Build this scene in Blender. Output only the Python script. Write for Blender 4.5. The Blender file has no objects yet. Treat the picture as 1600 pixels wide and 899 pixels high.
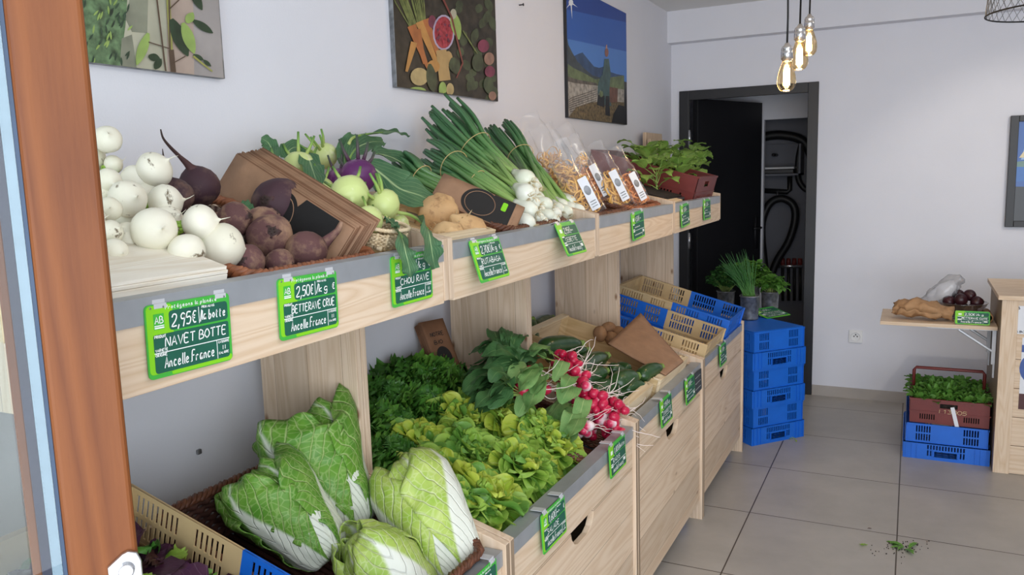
import bpy, math, random
import numpy as np
from mathutils import Matrix, Vector, Euler, noise as mnoise
PI = math.pi
R = math.radians
# ------------------------------------------------------------------ camera
CAM = Vector((1.5043, 0.0, 1.52))
ROT = np.array([[0.8957359962206394, 0.44363669855672616, -0.02904315355306928],
                [-0.03688931358376553, 0.13926542639054096, 0.9895677437930055],
                [-0.4430532740178514, 0.8853200668153576, -0.14111050873734887]])
FPX = 1253.27
DB = 5.529                                        # depth of the back wall
scene = bpy.context.scene
COL = scene.collection
cd = bpy.data.cameras.new('camera')
cd.sensor_fit = 'HORIZONTAL'; cd.sensor_width = 36.0; cd.lens = 36.0 * FPX / 1600.0
cd.clip_start = 0.05; cd.clip_end = 60
cam = bpy.data.objects.new('camera', cd); COL.objects.link(cam)
m3 = Matrix((ROT[0], ROT[1], -ROT[2])).transposed()
cam.matrix_world = Matrix.Translation(CAM) @ m3.to_4x4()
scene.camera = cam
# ------------------------------------------------------------------ world and lights
vs = scene.view_settings
vs.view_transform = 'Standard'; vs.look = 'None'; vs.gamma = 1.0; vs.use_curve_mapping = False
vs.exposure = 0.0
w = bpy.data.worlds.new('sky'); scene.world = w; w.use_nodes = True
bg = w.node_tree.nodes['Background']
bg.inputs[0].default_value = (0.86, 0.92, 1.0, 1); bg.inputs[1].default_value = 0.85
def area_light(name, loc, target, sx, sy, power, color, spread=180):
    l = bpy.data.lights.new(name, 'AREA'); l.shape = 'RECTANGLE'; l.size = sx; l.size_y = sy
    l.energy = power; l.color = color; l.spread = R(spread)
    o = bpy.data.objects.new(name, l); COL.objects.link(o); o.location = loc
    o.rotation_euler = (Vector(target) - Vector(loc)).to_track_quat('-Z', 'Y').to_euler()
    return o
def spot_light(name, loc, target, power, color, angle, blend=.6, rad=.04):
    l = bpy.data.lights.new(name, 'SPOT'); l.energy = power; l.color = color
    l.spot_size = R(angle); l.spot_blend = blend; l.shadow_soft_size = rad
    o = bpy.data.objects.new(name, l); COL.objects.link(o); o.location = loc
    o.rotation_euler = (Vector(target) - Vector(loc)).to_track_quat('-Z', 'Y').to_euler()
    return o
# daylight through the open shop front behind the camera, then two unseen fill lights added under the ceiling, then the ceiling spots
area_light('shop_front_daylight', (2.5, -1.5, 1.3), (.6, 2.6, .9), 4.4, 3.0, 180, (.86, .92, 1.0))
area_light('ceiling_fill_front', (1.7, 1.9, 2.50), (1.5, 1.9, 0), 1.3, .5, 4, (1, .96, .90))
area_light('ceiling_fill_rear', (2.3, 4.0, 2.50), (2.2, 4.0, 0), 1.1, .5, 4, (1, .96, .90))
spot_light('ceiling_spot', (2.9, 3.6, 2.45), (2.05, 5.5, 1.2), 40, (1, .90, .76), 48, .6, .02)
spot_light('ceiling_spot', (1.7, 1.1, 2.45), (.42, 1.1, 1.2), 9, (1, .93, .82), 70, .9, .05)
spot_light('ceiling_spot', (1.7, 2.6, 2.45), (.5, 2.6, 1.1), 8, (1, .93, .82), 75, .9, .05)

# ------------------------------------------------------------------ small helpers
def ray(u, v):
    d = np.array([(u - 800.0) / FPX, -(v - 449.5) / FPX, 1.0])
    return Vector(ROT.T @ d)
def at(u, v, axis, val):
    """a photo pixel carried onto the plane <axis> = val of the room"""
    d = ray(u, v); return CAM + d * ((val - CAM[axis]) / d[axis])
TH = math.atan(.277)                              # slope of the display trays
CT, ST = math.cos(TH), math.sin(TH)
TRAY = {'up': (0.565, 1.330), 'low': (0.695, 0.592)}   # front edge of each sloping tray floor
def tray(level, u, v, n):
    """pixel carried onto the plane that lies n above a sloping tray floor"""
    x0, z0 = TRAY[level]; nv = Vector((ST, 0, CT)); o = Vector((x0, 0, z0)) + nv * n
    d = ray(u, v); return CAM + d * ((o - CAM).dot(nv) / d.dot(nv))
def slope(level, s, y, n):
    """point s up the slope from the front edge, n above the tray floor"""
    x0, z0 = TRAY[level]; return Vector((x0 - s * CT + n * ST, y, z0 + s * ST + n * CT))
def pxr(rpx, p):
    """metres for rpx pixels at point p"""
    dep = float(ROT[2] @ np.array(Vector(p) - CAM)); return rpx * dep / FPX

class MB:
    """collects shapes into one mesh"""
    def __init__(s): s.v = []; s.f = []; s.uv = []; s.mi = []; s.n = 0
    def add(s, V, F, UV=None, mi=0, M=None):
        V = np.asarray(V, float)
        if M is not None:
            A = np.array(M); V = V @ A[:3, :3].T + A[:3, 3]
        if UV is None: UV = np.zeros((len(V), 2))
        s.v.append(V); s.uv.append(np.asarray(UV, float))
        n = s.n
        for k, f in enumerate(F):
            s.f.append(tuple(i + n for i in f)); s.mi.append(mi if isinstance(mi, int) else mi[k])
        s.n += len(V); return s
    def build(s, name, mats, parent=None, smooth=True, bevel=0, seg=2, sub=0, solid=0):
        me = bpy.data.meshes.new(name)
        V = np.concatenate(s.v); UV = np.concatenate(s.uv)
        me.from_pydata(V.tolist(), [], s.f)
        if not isinstance(mats, (list, tuple)): mats = [mats]
        for m in mats: me.materials.append(m)
        li = np.zeros(len(me.loops), dtype=np.int32); me.loops.foreach_get('vertex_index', li)
        ul = me.uv_layers.new(name='UVMap'); ul.data.foreach_set('uv', UV[li].ravel())
        me.polygons.foreach_set('material_index', np.array(s.mi, dtype=np.int32))
        me.polygons.foreach_set('use_smooth', np.full(len(s.f), smooth))
        me.update()
        o = bpy.data.objects.new(name, me); COL.objects.link(o)
        if parent is not None: o.parent = parent
        if bevel:
            b = o.modifiers.new('bevel', 'BEVEL'); b.width = bevel; b.segments = seg; b.limit_method = 'ANGLE'; b.angle_limit = R(40)
        if solid:
            b = o.modifiers.new('solid', 'SOLIDIFY'); b.thickness = solid; b.offset = 0
        if sub:
            b = o.modifiers.new('sub', 'SUBSURF'); b.levels = sub; b.render_levels = sub
        return o
    # shapes
    def box(s, lo, hi, mi=0, M=None):
        x0, y0, z0 = lo; x1, y1, z1 = hi
        V = [(x0,y0,z0),(x1,y0,z0),(x1,y1,z0),(x0,y1,z0),(x0,y0,z1),(x1,y0,z1),(x1,y1,z1),(x0,y1,z1)]
        F = [(0,3,2,1),(4,5,6,7),(0,1,5,4),(1,2,6,5),(2,3,7,6),(3,0,4,7)]
        return s.add(V, F, None, mi, M)
    def cbox(s, c, d, mi=0, M=None):
        return s.box([c[i]-d[i]/2 for i in range(3)], [c[i]+d[i]/2 for i in range(3)], mi, M)
    def tube(s, pts, rad, n=8, mi=0, M=None, cap=True, closed=False):
        P = [Vector(p) for p in pts]; k = len(P)
        if not hasattr(rad, '__len__'): rad = [rad] * k
        V = []; UV = []; up = None
        for i in range(k):
            a = P[(i-1) % k] if (closed or i > 0) else P[i]; b = P[(i+1) % k] if (closed or i < k-1) else P[i]
            t = (b - a)
            t = t.normalized() if t.length > 1e-9 else Vector((0,0,1))
            if up is None:
                up = Vector((0,0,1)) if abs(t.z) < .9 else Vector((1,0,0))
            up = (up - t * up.dot(t))
            up = up.normalized() if up.length > 1e-6 else t.orthogonal().normalized()
            sd = t.cross(up)
            for j in range(n):
                an = 2*PI*j/n
                V.append(P[i] + (up*math.cos(an) + sd*math.sin(an))*rad[i]); UV.append((i/max(1,k-1), j/n))
        F = []
        for i in range(k if closed else k-1):
            i2 = (i+1) % k
            for j in range(n):
                j2 = (j+1) % n
                F.append((i*n+j, i*n+j2, i2*n+j2, i2*n+j))
        if cap and not closed:
            F.append(tuple(range(n-1,-1,-1))); F.append(tuple(range((k-1)*n, k*n)))
        return s.add([tuple(v) for v in V], F, UV, mi, M)
    def lathe(s, prof, n=24, mi=0, M=None, wob=0, seed=0, sy=1.0, freq=1.0):
        V = []; UV = []; k = len(prof)
        for i, (r, z) in enumerate(prof):
            for j in range(n):
                a = 2*PI*j/n; x, y = r*math.cos(a), r*math.sin(a)*sy
                if wob and r > 1e-5:
                    q = 1 + wob*mnoise.noise(Vector((math.cos(a)*freq*1.3+seed*7.1, math.sin(a)*freq*1.3, z*freq*14+seed)))
                    x *= q; y *= q
                V.append((x, y, z)); UV.append((i/(k-1), j/n))
        F = [(i*n+j, i*n+(j+1) % n, (i+1)*n+(j+1) % n, (i+1)*n+j) for i in range(k-1) for j in range(n)]
        if prof[0][0] > 1e-6: F.append(tuple(range(n-1,-1,-1)))
        if prof[-1][0] > 1e-6: F.append(tuple(range((k-1)*n, k*n)))
        return s.add(V, F, UV, mi, M)
    def grid(s, X, UV=None, mi=0, M=None):
        """X: (nu, nv, 3) array"""
        nu, nv = X.shape[:2]
        if UV is None:
            a, b = np.meshgrid(np.linspace(0,1,nu), np.linspace(0,1,nv), indexing='ij'); UV = np.stack([a, b], -1)
        F = [(i*nv+j, (i+1)*nv+j, (i+1)*nv+j+1, i*nv+j+1) for i in range(nu-1) for j in range(nv-1)]
        return s.add(X.reshape(-1,3), F, UV.reshape(-1,2), mi, M)
    def poly(s, pts, z0, z1, mi=0, M=None):
        """extruded outline (x, y)"""
        n = len(pts)
        V = [(x, y, z0) for x, y in pts] + [(x, y, z1) for x, y in pts]
        F = [tuple(range(n-1,-1,-1)), tuple(range(n, 2*n))] + [(i, (i+1) % n, n+(i+1) % n, n+i) for i in range(n)]
        return s.add(V, F, None, mi, M)
    def perf(s, w, h, t, holes, M=None, mi=0, split=None):
        """wall panel w x h (local x, z; thickness along y) with rectangular holes; split: x below/above takes other slot"""
        xs = sorted(set([0, w] + [a for q in holes for a in (q[0], q[2])] + ([split[0]] if split else [])))
        zs = sorted(set([0, h] + [a for q in holes for a in (q[1], q[3])]))
        for i in range(len(xs)-1):
            run = None
            for k in range(len(zs)-1):
                cx, cz = (xs[i]+xs[i+1])/2, (zs[k]+zs[k+1])/2
                if any(q[0] < cx < q[2] and q[1] < cz < q[3] for q in holes):
                    if run is not None: s.box((xs[i],0,run),(xs[i+1],t,zs[k]), mi if not split else split[1](cx), M); run = None
                elif run is None: run = zs[k]
            if run is not None: s.box((xs[i],0,run),(xs[i+1],t,h), mi if not split else split[1]((xs[i]+xs[i+1])/2), M)
        return s

def tag(o, label, cat=None, group=None, kind=None):
    if label: o['label'] = label
    if cat: o['category'] = cat
    if group: o['group'] = group
    if kind: o['kind'] = kind
    return o
def thing(name, label, cat, loc=(0,0,0), rot=(0,0,0), group=None, mat=None):
    o = bpy.data.objects.new(name, None); COL.objects.link(o); o.empty_display_size = .05
    if mat is not None: o.matrix_world = mat
    else: o.location = loc; o.rotation_euler = rot
    return tag(o, label, cat, group)
def struct(o): o['kind'] = 'structure'; return o
KIDS = {}
def kids(o):
    return [c for c in bpy.data.objects if c.parent is o]
def dup(root, label, mat=None, loc=None, rot=None, scale=None, group=None):
    """copy of a thing with its parts and sub-parts"""
    r = root.copy(); COL.objects.link(r)
    for ch in kids(root):
        c = ch.copy(); COL.objects.link(c); c.parent = r
        for g in kids(ch):
            d = g.copy(); COL.objects.link(d); d.parent = c
    if mat is not None: r.matrix_world = mat
    if loc is not None: r.location = loc
    if rot is not None: r.rotation_euler = rot
    if scale is not None: r.scale = (scale,)*3 if not hasattr(scale, '__len__') else scale
    r['label'] = label
    if group: r['group'] = group
    return r
def frame(o, x, y, z):
    """matrix from an origin and three axes"""
    x, y, z = Vector(x), Vector(y), Vector(z)
    return Matrix(((x.x,y.x,z.x,o[0]),(x.y,y.y,z.y,o[1]),(x.z,y.z,z.z,o[2]),(0,0,0,1)))
def aim(p, d, roll=0, scale=1.0, up=(0,0,1)):
    """matrix whose local z points along d"""
    d = Vector(d).normalized(); up = Vector(up)
    if abs(d.dot(up)) > .98: up = Vector((1,0,0))
    x = up.cross(d).normalized(); y = d.cross(x)
    return Matrix.Translation(Vector(p)) @ frame((0,0,0), x, y, d) @ Matrix.Rotation(roll, 4, 'Z') @ Matrix.Scale(scale, 4)
def tray_mat(p, yaw=0):
    """stands square on a sloping tray; local x runs down the slope, y along the wall"""
    return frame(p, (CT,0,-ST), (0,1,0), (ST,0,CT)) @ Matrix.Rotation(yaw, 4, 'Z')
# ------------------------------------------------------------------ materials
def nodes(name):
    m = bpy.data.materials.new(name); m.use_nodes = True
    nt = m.node_tree; b = nt.nodes['Principled BSDF']; return m, nt, b
def setv(b, rough=.5, metal=0, spec=None, **k):
    b.inputs['Roughness'].default_value = rough; b.inputs['Metallic'].default_value = metal
    if spec is not None: b.inputs['Specular IOR Level'].default_value = spec
def N(nt, t, **k):
    n = nt.nodes.new(t)
    for a, v in k.items():
        if a.startswith('in_'):
            key = a[3:]; key = int(key) if key.isdigit() else key
            n.inputs[key].default_value = v
        else: setattr(n, a, v)
    return n
def L(nt, a, b): nt.links.new(a, b)
def ramp(nt, stops):
    r = nt.nodes.new('ShaderNodeValToRGB'); e = r.color_ramp.elements
    while len(e) > 1: e.remove(e[-1])
    e[0].position = stops[0][0]; e[0].color = (*stops[0][1], 1)
    for p, c in stops[1:]:
        q = e.new(p); q.color = (*c, 1)
    return r
def srgb(r, g, b):
    f = lambda c: (c/255)/12.92 if c/255 <= .04045 else ((c/255+.055)/1.055)**2.4
    return (f(r), f(g), f(b))
def plain(name, c, rough=.5, metal=0, var=.08, scale=20, bump=0, bscale=60, spec=None, coat=0):
    m, nt, b = nodes(name); setv(b, rough, metal, spec)
    tc = N(nt, 'ShaderNodeTexCoord')
    nz = N(nt, 'ShaderNodeTexNoise'); nz.inputs['Scale'].default_value = scale; nz.inputs['Detail'].default_value = 4
    L(nt, tc.outputs['Object'], nz.inputs['Vector'])
    lo = tuple(max(0, x*(1-var*2)) for x in c); hi = tuple(min(1, x*(1+var)) for x in c)
    r = ramp(nt, [(.25, lo), (.7, hi)]); L(nt, nz.outputs['Fac'], r.inputs['Fac']); L(nt, r.outputs[0], b.inputs['Base Color'])
    if coat: b.inputs['Coat Weight'].default_value = coat
    if bump:
        n2 = N(nt, 'ShaderNodeTexNoise'); n2.inputs['Scale'].default_value = bscale; n2.inputs['Detail'].default_value = 3
        L(nt, tc.outputs['Object'], n2.inputs['Vector'])
        bp = N(nt, 'ShaderNodeBump'); bp.inputs['Strength'].default_value = bump; bp.inputs['Distance'].default_value = .01
        L(nt, n2.outputs['Fac'], bp.inputs['Height']); L(nt, bp.outputs[0], b.inputs['Normal'])
    return m
def wood(name, axis, light, dark, knot=None, rough=.55, rings=9, seedv=0, planks=0, coat=0, contrast=1.0):
    """grain runs along axis; planks: width of glued staves across it"""
    m, nt, b = nodes(name); setv(b, rough, 0, .3); b.inputs['Coat Weight'].default_value = coat
    tc = N(nt, 'ShaderNodeTexCoord'); mp = N(nt, 'ShaderNodeMapping')
    sc = [1, 1, 1]; sc[axis] = .07
    mp.inputs['Scale'].default_value = sc; mp.inputs['Location'].default_value = (seedv, seedv*.7, seedv*.3)
    L(nt, tc.outputs['Object'], mp.inputs['Vector'])
    n1 = N(nt, 'ShaderNodeTexNoise'); n1.inputs['Scale'].default_value = rings; n1.inputs['Detail'].default_value = 2; n1.inputs['Distortion'].default_value = .6
    L(nt, mp.outputs[0], n1.inputs['Vector'])
    mu = N(nt, 'ShaderNodeMath', operation='MULTIPLY', in_1=11.0); L(nt, n1.outputs['Fac'], mu.inputs[0])
    fr = N(nt, 'ShaderNodeMath', operation='PINGPONG', in_1=.5); L(nt, mu.outputs[0], fr.inputs[0])
    n2 = N(nt, 'ShaderNodeTexNoise'); n2.inputs['Scale'].default_value = 220; n2.inputs['Detail'].default_value = 3
    L(nt, mp.outputs[0], n2.inputs['Vector'])
    ad = N(nt, 'ShaderNodeMath', operation='MULTIPLY_ADD', in_1=.35); L(nt, n2.outputs['Fac'], ad.inputs[0]); L(nt, fr.outputs[0], ad.inputs[2])
    mid = tuple((a+c)/2 for a, c in zip(light, dark))
    dk = tuple(a + (c-a)*contrast for a, c in zip(light, dark))
    r = ramp(nt, [(.05, dk), (.30, mid), (.6, light)]); L(nt, ad.outputs[0], r.inputs['Fac'])
    out = r.outputs[0]
    if planks:
        sx = N(nt, 'ShaderNodeSeparateXYZ'); L(nt, tc.outputs['Object'], sx.inputs[0])
        ax = planks[0]; wdt = planks[1]
        dv = N(nt, 'ShaderNodeMath', operation='DIVIDE', in_1=wdt); L(nt, sx.outputs[ax], dv.inputs[0])
        fl = N(nt, 'ShaderNodeMath', operation='FLOOR'); L(nt, dv.outputs[0], fl.inputs[0])
        wn = N(nt, 'ShaderNodeTexWhiteNoise', noise_dimensions='1D'); L(nt, fl.outputs[0], wn.inputs['W'])
        hs = N(nt, 'ShaderNodeHueSaturation'); mr = N(nt, 'ShaderNodeMapRange', in_3=.86, in_4=1.08); L(nt, wn.outputs['Value'], mr.inputs[0])
        L(nt, mr.outputs[0], hs.inputs['Value']); L(nt, out, hs.inputs['Color']); out = hs.outputs[0]
        f2 = N(nt, 'ShaderNodeMath', operation='FRACT'); L(nt, dv.outputs[0], f2.inputs[0])
        lt = N(nt, 'ShaderNodeMath', operation='LESS_THAN', in_1=.012); L(nt, f2.outputs[0], lt.inputs[0])
        mx = N(nt, 'ShaderNodeMix', data_type='RGBA', blend_type='MIX'); mx.inputs[7].default_value = (*[x*.55 for x in dark], 1)
        L(nt, lt.outputs[0], mx.inputs[0]); L(nt, out, mx.inputs[6]); out = mx.outputs[2]
    if knot:
        mk = N(nt, 'ShaderNodeMapping'); s3 = [9.0, 9.0, 9.0]; s3[axis] = 4.0
        mk.inputs['Scale'].default_value = s3; L(nt, tc.outputs['Object'], mk.inputs['Vector'])
        vo = N(nt, 'ShaderNodeTexVoronoi'); vo.inputs['Scale'].default_value = 1.0; vo.inputs['Randomness'].default_value = 1
        L(nt, mk.outputs[0], vo.inputs['Vector'])
        rk = ramp(nt, [(.03, (1,1,1)), (.05, (.6,.6,.6)), (.085, (0,0,0))]); L(nt, vo.outputs['Distance'], rk.inputs['Fac'])
        mx = N(nt, 'ShaderNodeMix', data_type='RGBA'); mx.inputs[7].default_value = (*knot, 1)
        L(nt, rk.outputs[0], mx.inputs[0]); L(nt, out, mx.inputs[6]); out = mx.outputs[2]
    L(nt, out, b.inputs['Base Color'])
    bp = N(nt, 'ShaderNodeBump'); bp.inputs['Strength'].default_value = .12; bp.inputs['Distance'].default_value = .004
    L(nt, ad.outputs[0], bp.inputs['Height']); L(nt, bp.outputs[0], b.inputs['Normal'])
    return m
def leafm(name, c_in, c_out, rib, ribw=.16, veins=9, vein_c=None, rough=.42, trans=.25, vs=.5, noise_s=30, edge=None, vang=1.6, base=.0, bpow=3.0, vw=.065, bump=.35, net=0):
    """leaf blade: uv.x base to tip, uv.y across; a pale rib that tapers and side veins"""
    m, nt, b = nodes(name); setv(b, rough, 0, .35)
    uv = N(nt, 'ShaderNodeUVMap'); sx = N(nt, 'ShaderNodeSeparateXYZ'); L(nt, uv.outputs[0], sx.inputs[0])
    U, Vv = sx.outputs[0], sx.outputs[1]
    a = N(nt, 'ShaderNodeMath', operation='SUBTRACT', in_1=.5); L(nt, Vv, a.inputs[0])
    ab = N(nt, 'ShaderNodeMath', operation='ABSOLUTE'); L(nt, a.outputs[0], ab.inputs[0])
    tc = N(nt, 'ShaderNodeTexCoord')
    nz = N(nt, 'ShaderNodeTexNoise'); nz.inputs['Scale'].default_value = noise_s; nz.inputs['Detail'].default_value = 3; L(nt, tc.outputs['Object'], nz.inputs['Vector'])
    blade = ramp(nt, [(.3, c_in), (.68, c_out)]); L(nt, nz.outputs['Fac'], blade.inputs['Fac'])
    col = blade.outputs[0]
    if edge is not None:
        e1 = N(nt, 'ShaderNodeMath', operation='MULTIPLY', in_1=2.0); L(nt, ab.outputs[0], e1.inputs[0])
        e2 = N(nt, 'ShaderNodeMath', operation='MAXIMUM'); L(nt, e1.outputs[0], e2.inputs[0]); L(nt, U, e2.inputs[1])
        re = ramp(nt, [(.45, (0,0,0)), (1.0, (1,1,1))]); L(nt, e2.outputs[0], re.inputs['Fac'])
        mx = N(nt, 'ShaderNodeMix', data_type='RGBA'); mx.inputs[7].default_value = (*edge, 1)
        L(nt, re.outputs[0], mx.inputs[0]); L(nt, col, mx.inputs[6]); col = mx.outputs[2]
    # side veins
    q = N(nt, 'ShaderNodeMath', operation='MULTIPLY_ADD', in_1=-vang); L(nt, ab.outputs[0], q.inputs[0]); L(nt, U, q.inputs[2])
    q2 = N(nt, 'ShaderNodeMath', operation='MULTIPLY_ADD', in_1=float(veins)); L(nt, q.outputs[0], q2.inputs[0])
    n3 = N(nt, 'ShaderNodeMath', operation='MULTIPLY', in_1=.9); L(nt, nz.outputs['Fac'], n3.inputs[0]); L(nt, n3.outputs[0], q2.inputs[2])
    pp = N(nt, 'ShaderNodeMath', operation='PINGPONG', in_1=.5); L(nt, q2.outputs[0], pp.inputs[0])
    rv = ramp(nt, [(.015, (1,1,1)), (vw, (0,0,0))]); L(nt, pp.outputs[0], rv.inputs['Fac'])
    vf = N(nt, 'ShaderNodeMath', operation='MULTIPLY', in_1=vs); L(nt, rv.outputs[0], vf.inputs[0])
    mv = N(nt, 'ShaderNodeMix', data_type='RGBA'); mv.inputs[7].default_value = (*(vein_c or rib), 1)
    L(nt, vf.outputs[0], mv.inputs[0]); L(nt, col, mv.inputs[6])
    vcol = mv.outputs[2]
    if net:
        vo = N(nt, 'ShaderNodeTexVoronoi', feature='DISTANCE_TO_EDGE'); mpn = N(nt, 'ShaderNodeMapping'); mpn.inputs['Scale'].default_value = (net*1.6, net, 1); L(nt, uv.outputs[0], mpn.inputs['Vector']); L(nt, mpn.outputs[0], vo.inputs['Vector']); vo.inputs['Scale'].default_value = 1.0
        rn = ramp(nt, [(.0, (1,1,1)), (.10, (0,0,0))]); L(nt, vo.outputs['Distance'], rn.inputs['Fac'])
        vn = N(nt, 'ShaderNodeMath', operation='MULTIPLY', in_1=vs*.55); L(nt, rn.outputs[0], vn.inputs[0])
        mn = N(nt, 'ShaderNodeMix', data_type='RGBA'); mn.inputs[7].default_value = (*(vein_c or rib), 1); L(nt, vn.outputs[0], mn.inputs[0]); L(nt, vcol, mn.inputs[6]); vcol = mn.outputs[2]
    # rib
    wd = N(nt, 'ShaderNodeMath', operation='MULTIPLY_ADD', in_1=-ribw*.5*.92, in_2=ribw*.5); L(nt, U, wd.inputs[0])
    if base:
        pw = N(nt, 'ShaderNodeMath', operation='SUBTRACT', in_0=1.0); L(nt, U, pw.inputs[1])
        p2 = N(nt, 'ShaderNodeMath', operation='POWER', in_1=bpow); L(nt, pw.outputs[0], p2.inputs[0])
        p3 = N(nt, 'ShaderNodeMath', operation='MULTIPLY_ADD', in_1=base); L(nt, p2.outputs[0], p3.inputs[0]); L(nt, wd.outputs[0], p3.inputs[2]); wdo = p3.outputs[0]
    else: wdo = wd.outputs[0]
    df = N(nt, 'ShaderNodeMath', operation='SUBTRACT'); L(nt, wdo, df.inputs[0]); L(nt, ab.outputs[0], df.inputs[1])
    ss = N(nt, 'ShaderNodeMapRange', interpolation_type='SMOOTHSTEP', in_1=-.02, in_2=.03); L(nt, df.outputs[0], ss.inputs[0])
    mr = N(nt, 'ShaderNodeMix', data_type='RGBA'); mr.inputs[7].default_value = (*rib, 1)
    L(nt, ss.outputs[0], mr.inputs[0]); L(nt, vcol, mr.inputs[6])
    L(nt, mr.outputs[2], b.inputs['Base Color'])
    hh = N(nt, 'ShaderNodeMath', operation='MULTIPLY_ADD', in_1=-.8); L(nt, rv.outputs[0], hh.inputs[0]); L(nt, nz.outputs['Fac'], hh.inputs[2])
    bp = N(nt, 'ShaderNodeBump'); bp.inputs['Strength'].default_value = bump; bp.inputs['Distance'].default_value = .004
    L(nt, hh.outputs[0], bp.inputs['Height']); L(nt, bp.outputs[0], b.inputs['Normal'])
    if trans:
        tr = N(nt, 'ShaderNodeBsdfTranslucent'); L(nt, mr.outputs[2], tr.inputs['Color'])
        ms = N(nt, 'ShaderNodeMixShader', in_0=trans); L(nt, b.outputs[0], ms.inputs[1]); L(nt, tr.outputs[0], ms.inputs[2])
        L(nt, ms.outputs[0], nt.nodes['Material Output'].inputs['Surface'])
    return m
def spotted(name, c, c2, dirt, dscale=26, thr=(.60, .66), rough=.5, var_s=9, bump=.1, dstretch=(1,1,1), coat=0, spec=.4):
    """vegetable skin: two tones, with shaped patches of soil or scurf"""
    m, nt, b = nodes(name); setv(b, rough, 0, spec); b.inputs['Coat Weight'].default_value = coat
    tc = N(nt, 'ShaderNodeTexCoord'); mp = N(nt, 'ShaderNodeMapping'); mp.inputs['Scale'].default_value = dstretch
    oi = N(nt, 'ShaderNodeObjectInfo')
    va = N(nt, 'ShaderNodeVectorMath', operation='MULTIPLY_ADD'); va.inputs[1].default_value = (1,1,1)
    sc = N(nt, 'ShaderNodeMath', operation='MULTIPLY', in_1=13.0); L(nt, oi.outputs['Random'], sc.inputs[0])
    L(nt, tc.outputs['Object'], va.inputs[0]); L(nt, sc.outputs[0], va.inputs[2]); L(nt, va.outputs[0], mp.inputs['Vector'])
    n1 = N(nt, 'ShaderNodeTexNoise'); n1.inputs['Scale'].default_value = var_s; n1.inputs['Detail'].default_value = 4; L(nt, mp.outputs[0], n1.inputs['Vector'])
    r1 = ramp(nt, [(.3, c), (.7, c2)]); L(nt, n1.outputs['Fac'], r1.inputs['Fac'])
    n2 = N(nt, 'ShaderNodeTexNoise'); n2.inputs['Scale'].default_value = dscale; n2.inputs['Detail'].default_value = 6; n2.inputs['Roughness'].default_value = .65
    L(nt, mp.outputs[0], n2.inputs['Vector'])
    r2 = ramp(nt, [(thr[0], (0,0,0)), (thr[1], (1,1,1))]); L(nt, n2.outputs['Fac'], r2.inputs['Fac'])
    mx = N(nt, 'ShaderNodeMix', data_type='RGBA'); mx.inputs[7].default_value = (*dirt, 1)
    L(nt, r2.outputs[0], mx.inputs[0]); L(nt, r1.outputs[0], mx.inputs[6]); L(nt, mx.outputs[2], b.inputs['Base Color'])
    bp = N(nt, 'ShaderNodeBump'); bp.inputs['Strength'].default_value = bump; bp.inputs['Distance'].default_value = .006
    L(nt, n2.outputs['Fac'], bp.inputs['Height']); L(nt, bp.outputs[0], b.inputs['Normal'])
    return m
def gradm(name, stops, rough=.45, var=.1, coat=0, streak=30):
    """colour along uv.x (stem base to tip), with long streaks"""
    m, nt, b = nodes(name); setv(b, rough, 0, .4); b.inputs['Coat Weight'].default_value = coat
    uv = N(nt, 'ShaderNodeUVMap'); sx = N(nt, 'ShaderNodeSeparateXYZ'); L(nt, uv.outputs[0], sx.inputs[0])
    r = ramp(nt, stops); L(nt, sx.outputs[0], r.inputs['Fac'])
    mp = N(nt, 'ShaderNodeMapping'); mp.inputs['Scale'].default_value = (2, streak, 1); L(nt, uv.outputs[0], mp.inputs['Vector'])
    nz = N(nt, 'ShaderNodeTexNoise'); nz.inputs['Scale'].default_value = 1.0; nz.inputs['Detail'].default_value = 2; L(nt, mp.outputs[0], nz.inputs['Vector'])
    mr = N(nt, 'ShaderNodeMapRange', in_1=.3, in_2=.7, in_3=1-var*2, in_4=1+var); L(nt, nz.outputs['Fac'], mr.inputs[0])
    hs = N(nt, 'ShaderNodeHueSaturation'); L(nt, mr.outputs[0], hs.inputs['Value']); L(nt, r.outputs[0], hs.inputs['Color'])
    L(nt, hs.outputs[0], b.inputs['Base Color'])
    return m
def clearm(name, tint, gloss=.12, rough=.05, body=0, body_c=(1,1,1), fk=.5):
    """thin clear sheet: mostly see-through with a sheen"""
    m = bpy.data.materials.new(name); m.use_nodes = True; nt = m.node_tree; nt.nodes.clear()
    out = N(nt, 'ShaderNodeOutputMaterial'); tr = N(nt, 'ShaderNodeBsdfTransparent'); tr.inputs[0].default_value = (*tint, 1)
    gl = N(nt, 'ShaderNodeBsdfGlossy'); gl.inputs['Roughness'].default_value = rough
    lw = N(nt, 'ShaderNodeLayerWeight'); lw.inputs['Blend'].default_value = .25
    ma = N(nt, 'ShaderNodeMath', operation='MULTIPLY_ADD', in_1=fk, in_2=gloss); L(nt, lw.outputs['Fresnel'], ma.inputs[0]); ma.use_clamp = True
    mx = N(nt, 'ShaderNodeMixShader'); L(nt, ma.outputs[0], mx.inputs[0]); L(nt, tr.outputs[0], mx.inputs[1]); L(nt, gl.outputs[0], mx.inputs[2])
    last = mx.outputs[0]
    if body:
        df = N(nt, 'ShaderNodeBsdfDiffuse'); df.inputs[0].default_value = (*body_c, 1)
        m2 = N(nt, 'ShaderNodeMixShader', in_0=body); L(nt, last, m2.inputs[1]); L(nt, df.outputs[0], m2.inputs[2]); last = m2.outputs[0]
    L(nt, last, out.inputs['Surface']); return m
def glow(name, c, s):
    m = bpy.data.materials.new(name); m.use_nodes = True; nt = m.node_tree; nt.nodes.clear()
    out = N(nt, 'ShaderNodeOutputMaterial'); e = N(nt, 'ShaderNodeEmission'); e.inputs[0].default_value = (*c, 1); e.inputs[1].default_value = s
    L(nt, e.outputs[0], out.inputs['Surface']); return m

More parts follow.
